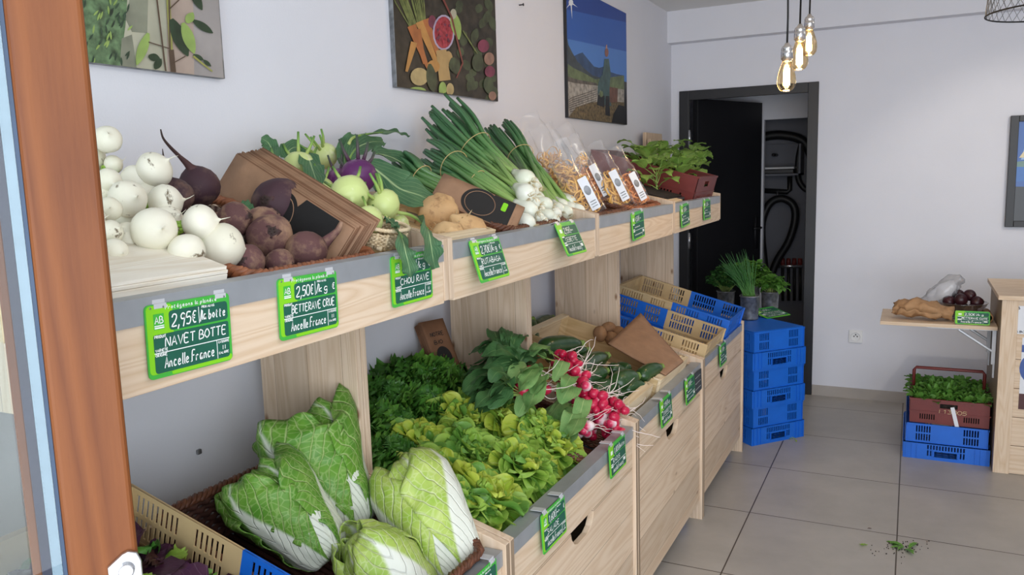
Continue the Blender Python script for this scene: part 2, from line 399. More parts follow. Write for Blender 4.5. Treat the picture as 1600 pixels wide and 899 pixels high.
PINE_L, PINE_D, KNOT = srgb(222,200,174), srgb(206,178,146), srgb(134,98,72)
M = {}
M['wall'] = plain('white wall paint', srgb(222,223,230), .85, var=.012, scale=3, bump=.05, bscale=180)
M['ceiling'] = plain('white ceiling paint', srgb(228,227,226), .9, var=.01, scale=2)
M['skirt'] = plain('grey tile skirting', srgb(172,164,156), .5, var=.04, scale=6)
M['pine_y'] = wood('pine board lengthwise', 1, PINE_L, PINE_D, KNOT, rings=14)
M['pine_z'] = wood('pine panel upright', 2, srgb(214,192,168), srgb(196,170,142), KNOT, rings=12, planks=(0, .105), seedv=3)
M['pine_f'] = wood('pine bin front', 1, srgb(220,198,172), srgb(204,176,146), KNOT, rings=10, planks=(2, .14), seedv=5)
M['pine_e'] = wood('pine edge', 2, PINE_L, PINE_D, None, rings=20, seedv=9)
M['pine_x'] = wood('pine board crosswise', 0, PINE_L, PINE_D, KNOT, rings=12, seedv=2)
M['thin_wood'] = wood('thin poplar wood', 0, srgb(224,196,150), srgb(198,166,118), srgb(150,110,70), rings=10, seedv=4)
M['thin_wood_y'] = wood('thin poplar wood lengthwise', 1, srgb(232,212,178), srgb(208,182,142), srgb(160,120,80), rings=10, seedv=6)
M['white_wood'] = wood('whitewashed crate wood', 1, srgb(236,230,216), srgb(220,208,186), None, rings=10, seedv=8)
M['clip'] = plain('pale metal label clip', srgb(206,208,212), .35, .2, var=.04)
M['stile'] = wood('golden oak foil', 2, srgb(128,74,36), srgb(102,54,25), None, rough=.5, rings=7, seedv=1, coat=0)
M['zinc'] = plain('galvanised steel', srgb(172,177,182), .45, .55, var=.05, scale=18)
M['zinc_dull'] = plain('weathered zinc pot', srgb(138,140,142), .5, .7, var=.3, scale=35)
M['steel'] = plain('bright steel', srgb(205,206,208), .25, .9, var=.05)
M['black'] = plain('black lacquered frame', srgb(30,30,33), .42, var=.1, scale=5)
M['black_leaf'] = plain('black door leaf', srgb(24,25,29), .5, var=.08, scale=3)
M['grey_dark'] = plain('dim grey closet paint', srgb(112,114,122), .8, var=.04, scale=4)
M['pipe'] = plain('black rubber hose', srgb(20,20,22), .5)
M['blue'] = plain('blue crate plastic', srgb(24,104,208), .42, var=.05, scale=12)
M['beige'] = plain('beige crate plastic', srgb(206,178,132), .5, var=.05, scale=14)
M['maroon'] = plain('maroon crate plastic', srgb(112,42,38), .45, var=.08, scale=14)
M['wicker'] = plain('brown woven cane', srgb(104,62,42), .5, var=.3, scale=45)
M['wicker_l'] = plain('tan woven cane', srgb(150,92,60), .5, var=.25, scale=45)
M['wicker_d'] = plain('dark woven cane', srgb(74,44,36), .55, var=.3, scale=45)
M['kraft'] = plain('brown kraft paper', srgb(156,120,92), .75, var=.08, scale=24, bump=.15, bscale=35)
M['kraft_d'] = plain('dark brown kraft paper', srgb(126,88,62), .75, var=.1, scale=24, bump=.12, bscale=35)
M['kraft_crush'] = plain('crumpled kraft paper', srgb(176,136,96), .75, var=.1, scale=18, bump=.6, bscale=22)
M['ink'] = plain('black printing ink', srgb(26,24,24), .6)
M['lime'] = plain('lime label plastic', srgb(132,208,30), .4, var=.04, scale=6)
M['green'] = plain('green label plastic', srgb(66,176,62), .4, var=.04, scale=6)
M['slate_green'] = plain('dark green chalk panel', srgb(22,92,72), .55, var=.06, scale=30)
M['slate'] = plain('dark slate panel', srgb(52,58,62), .6, var=.1, scale=30)
M['chalk'] = plain('white chalk pen', srgb(240,244,240), .7, var=.02)
M['white'] = plain('white plastic', srgb(228,228,228), .45, var=.02)
M['white_paper'] = plain('white paper', srgb(226,228,232), .7, var=.02)
M['rubber'] = plain('tan rubber band', srgb(206,180,120), .5)
M['soil'] = plain('dark potting soil', srgb(38,28,22), .9, var=.4, scale=60, bump=.8, bscale=60)
M['cord'] = plain('black lamp cord', srgb(18,18,18), .6)
M['navy'] = plain('navy door gasket', srgb(28,30,58), .45, var=.1, scale=30)
M['bluegrey'] = plain('slate blue door gasket', srgb(52,72,98), .5, var=.06)
M['spacer'] = plain('pale metal glazing spacer', srgb(140,158,174), .5, .2, var=.04, scale=60)
M['glass'] = clearm('clear glass', (.93,.95,.94), .015, .0, fk=.25)
M['cello'] = clearm('clear cellophane', (.985,.985,.985), .015, .16, .035, (.9,.9,.92), .22)
M['plastic_bag'] = clearm('thin white plastic bag', (.94,.94,.95), .06, .25, .24, (.85,.86,.88))
M['bowl_glass'] = clearm('clear bowl plastic', (.86,.84,.84), .08, .05)
M['bulb_glass'] = clearm('amber bulb glass', (1.0,.86,.62), .06, .02)
M['filament'] = glow('glowing filament', (1.0,.66,.28), 95)
def floor_mat():
    m, nt, b = nodes('stone look floor tile'); setv(b, .38, 0, .45)
    tc = N(nt, 'ShaderNodeTexCoord'); mp = N(nt, 'ShaderNodeMapping')
    mp.inputs['Location'].default_value = (-.909+.59*20, -3.478+.59*20, 0); L(nt, tc.outputs['Object'], mp.inputs['Vector'])
    br = N(nt, 'ShaderNodeTexBrick', offset=0.0, squash=1.0)
    for k, v in (('Scale', 1.0), ('Mortar Size', .0028), ('Mortar Smooth', .15), ('Brick Width', .59), ('Row Height', .59), ('Bias', 0)): br.inputs[k].default_value = v
    br.inputs['Color1'].default_value = (*srgb(178,172,164), 1); br.inputs['Color2'].default_value = (*srgb(172,166,159), 1); br.inputs['Mortar'].default_value = (*srgb(78,68,58), 1)
    L(nt, mp.outputs[0], br.inputs['Vector'])
    nz = N(nt, 'ShaderNodeTexNoise'); nz.inputs['Scale'].default_value = 3.2; nz.inputs['Detail'].default_value = 8; nz.inputs['Roughness'].default_value = .62; L(nt, tc.outputs['Object'], nz.inputs['Vector'])
    mr = N(nt, 'ShaderNodeMapRange', in_1=.3, in_2=.72, in_3=.83, in_4=1.06); L(nt, nz.outputs['Fac'], mr.inputs[0])
    hs = N(nt, 'ShaderNodeHueSaturation'); L(nt, mr.outputs[0], hs.inputs['Value']); L(nt, br.outputs['Color'], hs.inputs['Color']); L(nt, hs.outputs[0], b.inputs['Base Color'])
    bp = N(nt, 'ShaderNodeBump', invert=True); bp.inputs['Strength'].default_value = .3; bp.inputs['Distance'].default_value = .003; L(nt, br.outputs['Fac'], bp.inputs['Height']); L(nt, bp.outputs[0], b.inputs['Normal'])
    return m
M['floor'] = floor_mat()
# ------------------------------------------------------------------ the setting
def slab(name, lo, hi, mat, bevel=0):
    return struct(MB().box(lo, hi).build(name, mat, smooth=False, bevel=bevel))
ZC = 2.552
slab('floor', (-.1, -.6, -.08), (4.3, 7.0, 0), M['floor'])
slab('wall_left', (-.12, -.6, 0), (0, DB, ZC), M['wall'])
slab('wall_right', (4.2, -.6, 0), (4.32, DB, ZC), M['wall'])
slab('ceiling', (-.12, -.6, ZC), (4.32, DB+.12, ZC+.1), M['ceiling'])
bw = MB()                                          # back wall with its doorway
bw.box((-.12, DB, 0), (.075, DB+.1, ZC)).box((.935, DB, 0), (4.32, DB+.1, ZC)).box((.075, DB, 2.022), (.935, DB+.1, ZC))
struct(bw.build('wall_back', M['wall'], smooth=False))
slab('trim_1', (0, DB-.1, 2.349), (4.2, DB, ZC), M['wall'])
slab('baseboard_back', (.952, DB-.012, 0), (4.2, DB, .068), M['skirt'])
# closet behind the doorway
cl = MB(); YW = 6.42
cl.box((-.12, DB+.1, 0), (0.02, 7.0, 2.3)).box((1.45, DB+.1, 0), (1.55, 7.0, 2.3)).box((-.12, DB+.1, 2.3), (1.55, 7.0, 2.4))
struct(cl.build('wall_closet', M['wall'], smooth=False))
c2 = MB(); c2.box((0.02, YW, 0), (.475, YW+.06, 2.3)).box((.475, YW, 1.865), (1.45, YW+.06, 2.3))
struct(c2.build('trim_2', M['wall'], smooth=False))
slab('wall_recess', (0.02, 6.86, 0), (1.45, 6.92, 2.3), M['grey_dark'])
# black doorway frame and leaf
d1 = thing('door_1', None, None, (0, DB, 0)); struct(d1)
def fr(x0, x1, z0, z1, y0, y1, mb): mb.box((x0, y0, z0), (x1, y1, z1))
mb = MB()
mb.box((.058,-.016,0),(.122,.0,2.037)).box((.886,-.016,0),(.950,.0,2.037)).box((.122,-.016,1.973),(.886,.0,2.037))
mb.box((.076,0,0),(.105,.105,2.02)).box((.905,0,0),(.934,.105,2.02)).box((.105,0,1.993),(.905,.105,2.02))
mb.box((.105,.03,0),(.118,.045,1.993)).box((.892,.03,0),(.905,.045,1.993)).box((.118,.03,1.98),(.892,.045,1.993))
mb.build('door_frame', M['black'], d1, False, bevel=.003)
ang = math.atan2(.74, .305)
leaf = MB().box((0, -.04, .012), (.80, 0, 1.985)).build('door_leaf', M['black_leaf'], d1, False, bevel=.002)
leaf.location = (.135, .06, 0); leaf.rotation_euler = (0, 0, ang)
h = MB().box((.715,-.046,.90),(.755,-.040,1.14)).tube([(.735,-.046,1.06),(.735,-.085,1.06),(.72,-.09,1.06),(.63,-.09,1.06)], .009, 8).build('door_handle', M['black'], leaf)
for z in (.35, 1.02, 1.72):
    hg = MB().tube([(.128,-.012,z-.055),(.128,-.012,z+.055)], .008, 10).box((.118,.0,z-.05),(.134,.004,z+.05)).build('hinge', M['steel'], d1)
# ------------------------------------------------------------------ closet contents
PA = at(1187, 226, 1, 6.6); PB = at(1250, 274, 1, 6.6)
sh = thing('wall_shelf_box', 'grey open shelf box on the dim closet wall, holding a slim white device', 'shelf', (PA.x, 6.62, PB.z))
W_, H_ = PB.x-PA.x, PA.z-PB.z
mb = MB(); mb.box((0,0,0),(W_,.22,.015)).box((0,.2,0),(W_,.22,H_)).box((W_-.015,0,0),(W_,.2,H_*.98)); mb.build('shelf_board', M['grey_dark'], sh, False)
tb = MB().tube([(.1,.0,H_*.66),(.1,.19,H_*.66)], .012, 8).build('hook', M['black'], sh)
rt = thing('router', 'slim white and black device lying on the closet shelf box', 'router', (PA.x+.02, 6.63, PB.z+.0155))
q = MB(); q.box((0,0,.0),(.235,.15,.035)); q.build('router_body', M['black'], rt, False, bevel=.006)
q = MB(); q.box((-.004,-.004,.0355),(.238,.152,.052)); q.build('router_lid', M['white'], rt, False, bevel=.006)
def pts(lst, y): return [tuple(at(u, v, 1, y)) for u, v in lst]
def smooth_path(P, n=6):
    out = []
    for i in range(len(P)-1):
        p0 = Vector(P[max(0,i-1)]); p1 = Vector(P[i]); p2 = Vector(P[i+1]); p3 = Vector(P[min(len(P)-1,i+2)])
        for k in range(n):
            t = k/n
            out.append(.5*((2*p1)+(p2-p0)*t+(2*p0-5*p1+4*p2-p3)*t*t+(3*p1-p0-3*p2+p3)*t**3))
    out.append(Vector(P[-1])); return out
ho = thing('vacuum_hose', 'black hose hanging in a big loop on the closet hook', 'hose', at(1215, 312, 1, 6.78))
def local(o, P): return [Vector(p)-o.location for p in P]
hp = smooth_path(pts([(1200,470),(1195,420),(1190,360),(1196,330),(1208,314),(1225,311),(1240,322),(1242,345),(1232,378),(1214,408),(1203,440),(1204,470)], 6.70))
MB().tube(local(ho, hp), .03, 10).build('hose', M['pipe'], ho)
MB().tube(local(ho, pts([(1215,298),(1215,316)], 6.8)), .008, 6).build('hook', M['steel'], ho)
h2 = thing('flexible_duct', 'black flexible pipe curving around the top of the closet recess', 'pipe', at(1230, 210, 1, 6.8))
MB().tube(local(h2, smooth_path(pts([(1192,214),(1215,211),(1240,214),(1256,222),(1266,240),(1272,262)], 6.8))), .036, 10).build('duct', M['pipe'], h2)
h3 = tag(MB().tube(smooth_path(pts([(1252,225),(1247,250),(1247,278),(1256,294),(1268,298)], 6.8)), .022, 10).build('drain_hose', M['pipe']), 'thin black hose bending beside the shelf box in the closet', 'hose')
h4 = tag(MB().tube(pts([(1190,298),(1230,300),(1234,297),(1234,276)], 6.83), .02, 8).build('water_pipe', M['pipe']), 'dark pipe running under the closet shelf box', 'pipe')
mf = thing('pipe_manifold', 'row of small pipe valves on a bar low in the closet', 'valves', at(1228, 414, 1, 6.8))
MB().tube(local(mf, pts([(1208,416),(1254,416)], 6.8)), .016, 8).build('bar', M['steel'], mf)
for u in (1223, 1232, 1241, 1250):
    MB().tube(local(mf, pts([(u,414),(u,404)], 6.8)), [.02,.016], 8).build('valve', M['maroon'], mf)
    MB().tube(local(mf, pts([(u,418),(u,470)], 6.8)), .012, 6).build('pipe', M['pipe'], mf)

# ------------------------------------------------------------------ display units along the left wall
S = [.565, 1.490, 2.415, 3.342, 4.262]
def side_panel(mb, y0, y1):
    P = [(.06,0),(.735,0),(.735,.714),(.357,.817),(.357,1.250),(.606,1.250),(.606,1.384),(.012,1.515),(.012,1.20),(.06,1.20)]
    n = len(P); V = [(x, y0, z) for x, z in P] + [(x, y1, z) for x, z in P]
    mb.add(V, [tuple(range(n)), tuple(range(2*n-1, n-1, -1))] + [(i, n+i, n+(i+1) % n, (i+1) % n) for i in range(n)])
def lip(mb, x, z, y0, y1, fl=.042, dr=.036):
    mb.box((x-fl, y0, z-.003), (x, y1, z)).box((x-.003, y0, z-dr), (x, y1, z-.003))
    return mb
ULAB = ['nearest the orange door post, under turnips and beetroot', 'second from the door post, under rutabaga and onion bunches', 'third from the door post, under the pasta bags', 'farthest from the door post, beside the black doorway']
BLAB = ['bin nearest the camera, holding the cabbages, by the door post', 'bin full of lettuce and radishes with a half-round hand hole', 'bin of courgettes below two wooden crates', 'bin at the far end beside the blue crate tower']
FR_Z = 1.245
units = []
for k in range(4):
    y0, y1 = S[k]+.0015, S[k+1]-.0015
    t = thing('display_unit', 'pine shelf unit ' + ULAB[k], 'shelf unit', (0, y0, 0), group='pine shelf units along the wall'); wd = y1-y0
    for a in (0, wd-.019):
        q = MB(); side_panel(q, a, a+.019); q.build('side_panel', M['pine_z'], t, False, bevel=.0012)
    MB().box((.583,.0195,FR_Z),(.604,wd-.0195,1.369)).build('front_board', M['pine_y'], t, False, bevel=.0012)
    lip(MB(), .6075, 1.3725, .0195, wd-.0195).build('metal_lip', M['zinc'], t, False)
    q = MB(); A = slope('up', -.012, 0, -.001); B = slope('up', .555, 0, -.001)
    V = [(A.x,.0195,A.z),(A.x,wd-.0195,A.z),(B.x,wd-.0195,B.z),(B.x,.0195,B.z)]; V += [(a, b, c-.015) for a, b, c in V]
    q.add(V, [(0,1,2,3),(7,6,5,4),(0,4,5,1),(1,5,6,2),(2,6,7,3),(3,7,4,0)]); q.build('tray_board', M['pine_y'], t, False)
def bin_front(y1, hole, z0=.085, z1=.565):
    P = [(0,z0),(y1,z0),(y1,z1)]
    if hole:
        c, hw, dp = hole, .085, .05
        P += [(c+hw,z1),(c+hw-.006,z1-.02),(c+hw-.024,z1-.04),(c+hw-.05,z1-dp)]
        P += [(c-hw+.05,z1-dp),(c-hw+.024,z1-.04),(c-hw+.006,z1-.02),(c-hw,z1)]
    return P + [(0,z1)]
MT = frame((0,0,0), (0,1,0), (0,0,1), (1,0,0))    # local x,y -> world y,z ; z -> world x
for k in range(4):
    y0, y1 = S[k]+.0225, S[k+1]-.0225
    t = thing('display_bin', 'rolling pine ' + BLAB[k], 'bin', (0, y0, 0), group='rolling pine bins below the shelf'); wd = y1-y0
    MB().poly(bin_front(wd, wd*.5 if k != 3 else wd*.5), .706, .724, 0, MT).build('front_panel', M['pine_f'], t, False, bevel=.0015)
    MB().box((.706,0,.567),(.724,wd,.698)).build('top_rail', M['pine_y'], t, False, bevel=.0015)
    for a in (0, wd-.018):
        q = MB(); P = [(.07,.085),(.705,.085),(.705,.69),(.07,.866)]; n = 4
        V = [(x, a, z) for x, z in P] + [(x, a+.018, z) for x, z in P]
        q.add(V, [(0,1,2,3),(7,6,5,4)] + [(i, n+i, n+(i+1) % n, (i+1) % n) for i in range(n)]); q.build('side_board', M['pine_x'], t, False, bevel=.001)
    MB().box((.055,.0,.3),(.0695,wd,.79)).build('back_board', M['pine_y'], t, False, bevel=.001)
    lip(MB(), .7275, .7015, .0, wd).build('metal_lip', M['zinc'], t, False)
    q = MB(); A = slope('low', -.008, 0, -.001); B = slope('low', .644, 0, -.001)
    V = [(A.x,.0185,A.z),(A.x,wd-.0185,A.z),(B.x,wd-.0185,B.z),(B.x,.0185,B.z)]; V += [(a, b, c-.012) for a, b, c in V]
    q.add(V, [(0,1,2,3),(7,6,5,4),(0,4,5,1),(1,5,6,2),(2,6,7,3),(3,7,4,0)]); q.build('tray_board', M['grey_dark'], t, False)
    MB().box((.072,.0185,.087),(.705,wd-.0185,.1)).build('bottom_board', M['pine_y'], t, False)
    for a in (.07, wd-.07):
        for x in (.13, .66):
            c = MB(); c.tube([(x,a-.011,.03),(x,a+.011,.03)], .03, 16); c.tube([(x,a,.05),(x,a,.0865)], .012, 8); c.cbox((x,a,.07),(.03,.034,.012))
            c.build('caster', M['blue'] if x > .5 else M['zinc'], t)
# ------------------------------------------------------------------ shop door in the foreground
gm = Vector((ray(115, 450).x, ray(115, 450).y, 0)).normalized(); ex = Vector((-gm.y*-1, -gm.x, 0)); ex = Vector((gm.y, -gm.x, 0)); dp = Vector((CAM.x, CAM.y, 0)) + gm*.965
def dx(u):
    """offset across the door face seen at column u (at mid height)"""
    g = ray(u, 450); g = Vector((g.x, g.y, 0)); g = g*(.965/g.dot(gm)); return (Vector((CAM.x, CAM.y, 0))+g-dp).dot(ex)
door = thing('door_2', None, None, mat=frame(dp, ex, gm, (0,0,1))); struct(door)
xr, xl = dx(174.5), dx(55)
MB().box((xl,0,.03),(xr,.062,2.5)).build('door_stile', M['stile'], door, False, bevel=.006, seg=3)
g1, g2, g3, g4 = xl-.0042, xl-.0145, xl-.0240, xl-.0345
MB().box((g1,.006,.03),(xl-.0003,.03,2.45)).build('rubber_gasket', M['bluegrey'], door, False)
q = MB().box((g2,.006,.03),(g1-.0003,.018,2.45))
for i in range(330):
    q.cbox((g1-.0013,.0059,.25+i*.006),(.0011,.0006,.0022)); q.cbox((g2+.001,.0059,.25+i*.006),(.0011,.0006,.0022))
q.build('glazing_spacer', M['spacer'], door, False)
MB().box((g3,.006,.03),(g2-.0003,.018,2.45)).build('dark_edge_seal', M['navy'], door, False)
MB().box((g4,.03,.03),(g3-.0003,.06,2.45)).build('stile_reflection', M['stile'], door, False, bevel=.002)  # wood-coloured strip standing in for the stile's reflection in the glass
MB().box((-.62,.0025,.03),(g1,.0055,2.45)).build('glass_pane', M['glass'], door, False)
MB().box((-.62,.0245,.03),(g4-.001,.0275,2.45)).build('glass_pane', M['glass'], door, False)
zl = 1.117
gz = ray(196, 884); gz = gz*(.965/Vector((gz.x,gz.y,0)).dot(gm)); zl = CAM.z+gz.z; kx = (Vector((CAM.x+gz.x, CAM.y+gz.y, 0))-dp).dot(ex)
q = MB(); o_ = [(-.018,-.03),(.0165,-.03),(.0165,.004),(.013,.014),(.004,.018),(-.002,.016),(-.018,.004)]
q.poly(o_, 0, .006, 0, frame((kx,-.0005,zl), (1,0,0), (0,0,1), (0,-1,0)))
q.tube([(kx,-.004,zl-.002),(kx,-.014,zl-.002)], [.0098,.008], 18)
q.cbox((kx+.003,-.006,zl-.06),(.020,.010,.06))
q.build('door_keeper', M['steel'], door, False, bevel=.0012)

# ------------------------------------------------------------------ leaning planks, nail, socket
for (u0, u1, vt, y, x, lab) in ((1007,1038,207,4.72,.05,'taller light wood plank standing against the wall by the doorway'), (1014,1042,217,4.66,.085,'shorter light wood plank standing in front of the taller one')):
    A = at(u0, vt, 0, x); zt = A.z
    p = tag(MB().box((-.011,0,0),(.011,.34 if vt == 207 else .30,zt)).build('plank', M['pine_z'], None, False, bevel=.002), lab, 'plank'); p.location = (x, A.y, 0)
n_ = at(811, 8, 0, .0)
nl = MB().tube([(0,0,0),(.02,0,0)], .0025, 8).tube([(.019,0,0),(.021,0,0)], .006, 10).build('nail', M['black']); nl.location = n_; tag(nl, 'small dark nail in the white wall between two pictures', 'nail')
n_ = at(309, 706, 0, 0)
nl = MB().cbox((.004,0,0),(.008,.012,.012)).build('wall_plug', M['zinc_dull'], None, False, bevel=.002); nl.location = n_; tag(nl, 'small grey plug in the wall below the turnip shelf', 'wall plug')
so = at(1337, 526, 1, DB)
st = thing('wall_socket', 'white power socket on the back wall right of the doorway', 'socket', (so.x, DB, so.z))
MB().box((-.041,-.009,-.041),(.041,0,.041)).build('cover_plate', M['white'], st, False, bevel=.003)
q = MB(); q.lathe([(0,.0006),(.0235,.0006),(.0262,.0042),(.0300,.0042),(.0308,.0)], 28, 0, Matrix.Translation((0,-.009,0)) @ Matrix.Rotation(R(90),4,'X')); q.build('socket_ring', M['white'], st, False)
q = MB()
for a, b in ((-.0095,.002),(.0095,.002),(0,.013)): q.tube([(a,-.0094,b),(a,-.0101,b)], .0042, 10)
q.build('contact_hole', M['black'], st)
# ------------------------------------------------------------------ containers
def rrect(w, d, r, n=120):
    """points round a rounded rectangle, evenly spaced"""
    segs = []; per = 2*(w-2*r)+2*(d-2*r)+2*PI*r; out = []
    for i in range(n):
        s = per*i/n
        for kind, ln, a in (('x', w-2*r, 0), ('c', PI*r/2, 0), ('y', d-2*r, 1), ('c', PI*r/2, 1), ('x', w-2*r, 2), ('c', PI*r/2, 2), ('y', d-2*r, 3), ('c', PI*r/2, 3)):
            if s <= ln: break
            s -= ln
        hx, hy = w/2-r, d/2-r
        if kind == 'c':
            th = {0:-PI/2, 1:0, 2:PI/2, 3:PI}[a] + s/r; cx, cy = {0:(hx,-hy),1:(hx,hy),2:(-hx,hy),3:(-hx,-hy)}[a]
            p = (cx+r*math.cos(th), cy+r*math.sin(th)); nn = (math.cos(th), math.sin(th))
        else:
            p, nn = {0:((-hx+s,-d/2),(0,-1)), 1:((w/2,-hy+s),(1,0)), 2:((hx-s,d/2),(0,1)), 3:((-w/2,hy-s),(-1,0))}[a]
        out.append((p[0], p[1], nn[0], nn[1]))
    return out
def basket(w, d, h, mat, label, mtx, rim_mat=None, rows=8, taper=.9, group=None, n=112, name='wicker_basket', cat='basket', rim=.0065):
    t = thing(name, label, cat, mat=mtx, group=group)
    q = MB()
    for r in range(rows):
        z = .012 + (h-.024)*r/(rows-1); f = taper+(1-taper)*z/h
        P = [(x*f+nx*.004*(1 if (i+r) % 2 else -1)*1.0, y*f+ny*.004*(1 if (i+r) % 2 else -1), z) for i, (x, y, nx, ny) in enumerate(rrect(w-.02, d-.02, .035, n))]
        q.tube(P, (h-.02)/(rows-1)*.5, 6, closed=True)
    for i, (x, y, nx, ny) in enumerate(rrect(w-.02, d-.02, .035, n//4)):
        q.tube([(x*taper, y*taper, .004), (x, y, h-.008)], .0035, 5)
    q.build('woven_wall', mat, t)
    b = MB()
    for k in range(3):
        P = []
        for i, (x, y, nx, ny) in enumerate(rrect(w-.016, d-.016, .04, 180)):
            a = 2*PI*i/180*44 + 2*PI*k/3
            P.append((x+nx*rim*math.cos(a), y+ny*rim*math.cos(a), h+rim*math.sin(a)))
        b.tube(P, rim*.95, 6, closed=True)
    b.build('braided_rim', rim_mat or mat, t)
    f = MB()
    for i in range(int(d*taper/.016)-2):
        y = -d*taper/2+.02+i*.016; f.tube([(-w*taper/2+.012, y, .006), (w*taper/2-.012, y, .006)], .0065, 5)
    f.build('woven_base', mat, t)
    return t
def crate(L_, W_, H, mats, label, mtx, split=None, group=None, cat='crate', band=None):
    """stacking crate: slotted upper zone, protruding slotted lower zone with a hand hole in each end.
    mats = [main] or [near half, far half] split across the length"""
    t = thing('plastic_crate', label, cat, mat=mtx, group=group)
    hl = H*.47
    def ends(mb, mi, sx):
        # end walls (local x = +-L/2, width along y)
        up = []; 
        for c0 in (W_*.135, W_*.685):
            for r in range(2):
                for k in range(6): up.append((c0+k*W_*.0305-.006, hl+H*(.05+.235*r), c0+k*W_*.0305-.006+W_*.018, hl+H*(.05+.235*r)+H*.19))
        w = W_-.02
        Mx = Matrix.Translation((sx*(L_/2-.012), -w/2, 0)) @ Matrix.Rotation(R(90), 4, 'Z')
        mb.perf(w, H-hl, .003, [(a, b-hl, c, d-hl) for a, b, c, d in up], Mx @ Matrix.Translation((0,-.0015,hl)), mi)
        lo = [(W_*.37, H*.10, W_*.63, H*.25)]
        for k in range(13): lo.append((W_*.285+k*W_*.0345, H*.295, W_*.285+k*W_*.0345+W_*.019, H*.42))
        for k in (0,1,11,12): lo.append((W_*.285+k*W_*.0345, H*.11, W_*.285+k*W_*.0345+W_*.019, H*.27))
        My = Matrix.Translation((sx*(L_/2-.003), -W_/2, 0)) @ Matrix.Rotation(R(90), 4, 'Z')
        mb.perf(W_, hl, .003, lo, My @ Matrix.Translation((0,-.0015,0)), mi)
        x0, x1 = sorted((sx*(L_/2-.014), sx*(L_/2-.0015)))
        mb.box((x0, -W_/2, hl-.004), (x1, W_/2, hl), mi)
        mb.box((sx*L_/2-.004 if sx > 0 else -L_/2-.0045, -W_*.15, H*.085), (sx*L_/2+.0045 if sx > 0 else -L_/2+.004, W_*.15, H*.10), mi)
        for yy in (-W_*.15, W_*.15-.004): mb.box((sx*L_/2-.004 if sx > 0 else -L_/2-.003, yy, H*.09), (sx*L_/2+.003 if sx > 0 else -L_/2+.004, yy+.004, H*.27), mi)
        for yy in (-W_*.47, -W_*.40, -W_*.34, W_*.33, W_*.39, W_*.46):
            mb.box((sx*L_/2-.004 if sx > 0 else -L_/2-.003, yy, .004), (sx*L_/2+.003 if sx > 0 else -L_/2+.004, yy+.004, hl-.002), mi)
        mb.box((x0, -W_/2+.01, H-.010), (x1-.006 if sx > 0 else x1, W_/2-.01, H), mi)
    def long_side(mb, sy, x0, x1, mi):
        w = x1-x0; up = []; n = int(w/.013)-4
        for r in range(2):
            for k in range(n):
                if (k % 12) < 9: up.append((.025+k*.013, H*(.05+.235*r), .025+k*.013+.007, H*(.05+.235*r)+H*.19))
        y = sy*(W_/2-.012)-.0015
        mb.perf(w, H-hl, .003, up, Matrix.Translation((x0, y, hl)), mi)
        lo = [(.04+k*.013, H*.12, .04+k*.013+.007, H*.38) for k in range(int((w-.08)/.013)) if (k % 10) < 6]
        mb.perf(w, hl, .003, lo, Matrix.Translation((x0, sy*(W_/2-.003)-.0015, 0)), mi)
        ya, yb = sorted((sy*(W_/2-.014), sy*(W_/2-.0015)))
        mb.box((x0, ya, hl-.004), (x1, yb, hl), mi)
        mb.box((x0, ya if sy > 0 else ya+.006, H-.010), (x1, yb-.006 if sy > 0 else yb, H), mi)
        k = x0+.02
        while k < x1-.01:
            a, b = sorted((sy*(W_/2-.005), sy*(W_/2+.003))); mb.box((k, a, .004), (k+.004, b, hl-.002), mi); k += .075
    halves = [(-L_/2+.003, L_/2-.003)] if len(mats) == 1 else [(-L_/2+.003, 0), (0, L_/2-.003)]
    for k, (a, b) in enumerate(halves):
        mb = MB()
        for sy in (-1, 1): long_side(mb, sy, a, b, 0)
        if len(mats) == 1 or k == 0: ends(mb, 0, -1)
        if len(mats) == 1 or k == 1: ends(mb, 0, 1)
        w = b-a; hol = [(.02+i*.03, .03+j*.03, .04+i*.03, .05+j*.03) for i in range(int((w-.04)/.03)) for j in range(int((W_-.05)/.03))]
        mb.perf(w, W_-.02, .004, hol, frame((a, -W_/2+.01, .008), (1,0,0), (0,0,-1), (0,1,0)), 0)
        o = mb.build('crate_body' if len(mats) == 1 else ('crate_half'), mats[k], t, False)
        if len(mats) == 2: o['label'] = 'blue half' if mats[k] is M['blue'] else 'beige half'
    return t
def flat_crate(L_, W_, H, mat, label, mtx, cat='crate'):
    """straight walled crate: plain upper band with a hand slot, slotted lower band"""
    t = thing('plastic_crate', label, cat, mat=mtx); mb = MB()
    for sx in (-1, 1):
        ho = [(W_*.38, H*.66, W_*.60, H*.84)]
        for c0 in (W_*.13, W_*.68):
            for k in range(7): ho.append((c0+k*W_*.029, H*.16, c0+k*W_*.029+W_*.016, H*.38))
        mb.perf(W_, H, .003, ho, Matrix.Translation((sx*(L_/2-.0015), -W_/2, 0)) @ Matrix.Rotation(R(90), 4, 'Z') @ Matrix.Translation((0,-.0015,0)))
        a, b = sorted((sx*(L_/2-.010), sx*(L_/2+.003))); mb.box((a, -W_/2, H-.008), (b, W_/2, H)).box((a if sx < 0 else b-.006, -W_/2, H*.46), (b if sx > 0 else a+.006, W_/2, H*.50))
    for sy in (-1, 1):
        ho = [(L_*.1+k*.016, H*.16, L_*.1+k*.016+.009, H*.38) for k in range(int(L_*.8/.016)) if k % 9 < 7]
        mb.perf(L_, H, .003, ho, Matrix.Translation((-L_/2, sy*(W_/2-.0015)-.0015, 0)))
        a, b = sorted((sy*(W_/2-.010), sy*(W_/2+.003))); mb.box((-L_/2, a, H-.008), (L_/2, b, H)).box((-L_/2, a if sy < 0 else b-.006, H*.46), (L_/2, b if sy > 0 else a+.006, H*.50))
    mb.box((-L_/2+.003, -W_/2+.003, .002), (L_/2-.003, W_/2-.003, .006)); mb.build('crate_body', mat, t, False)
    return t
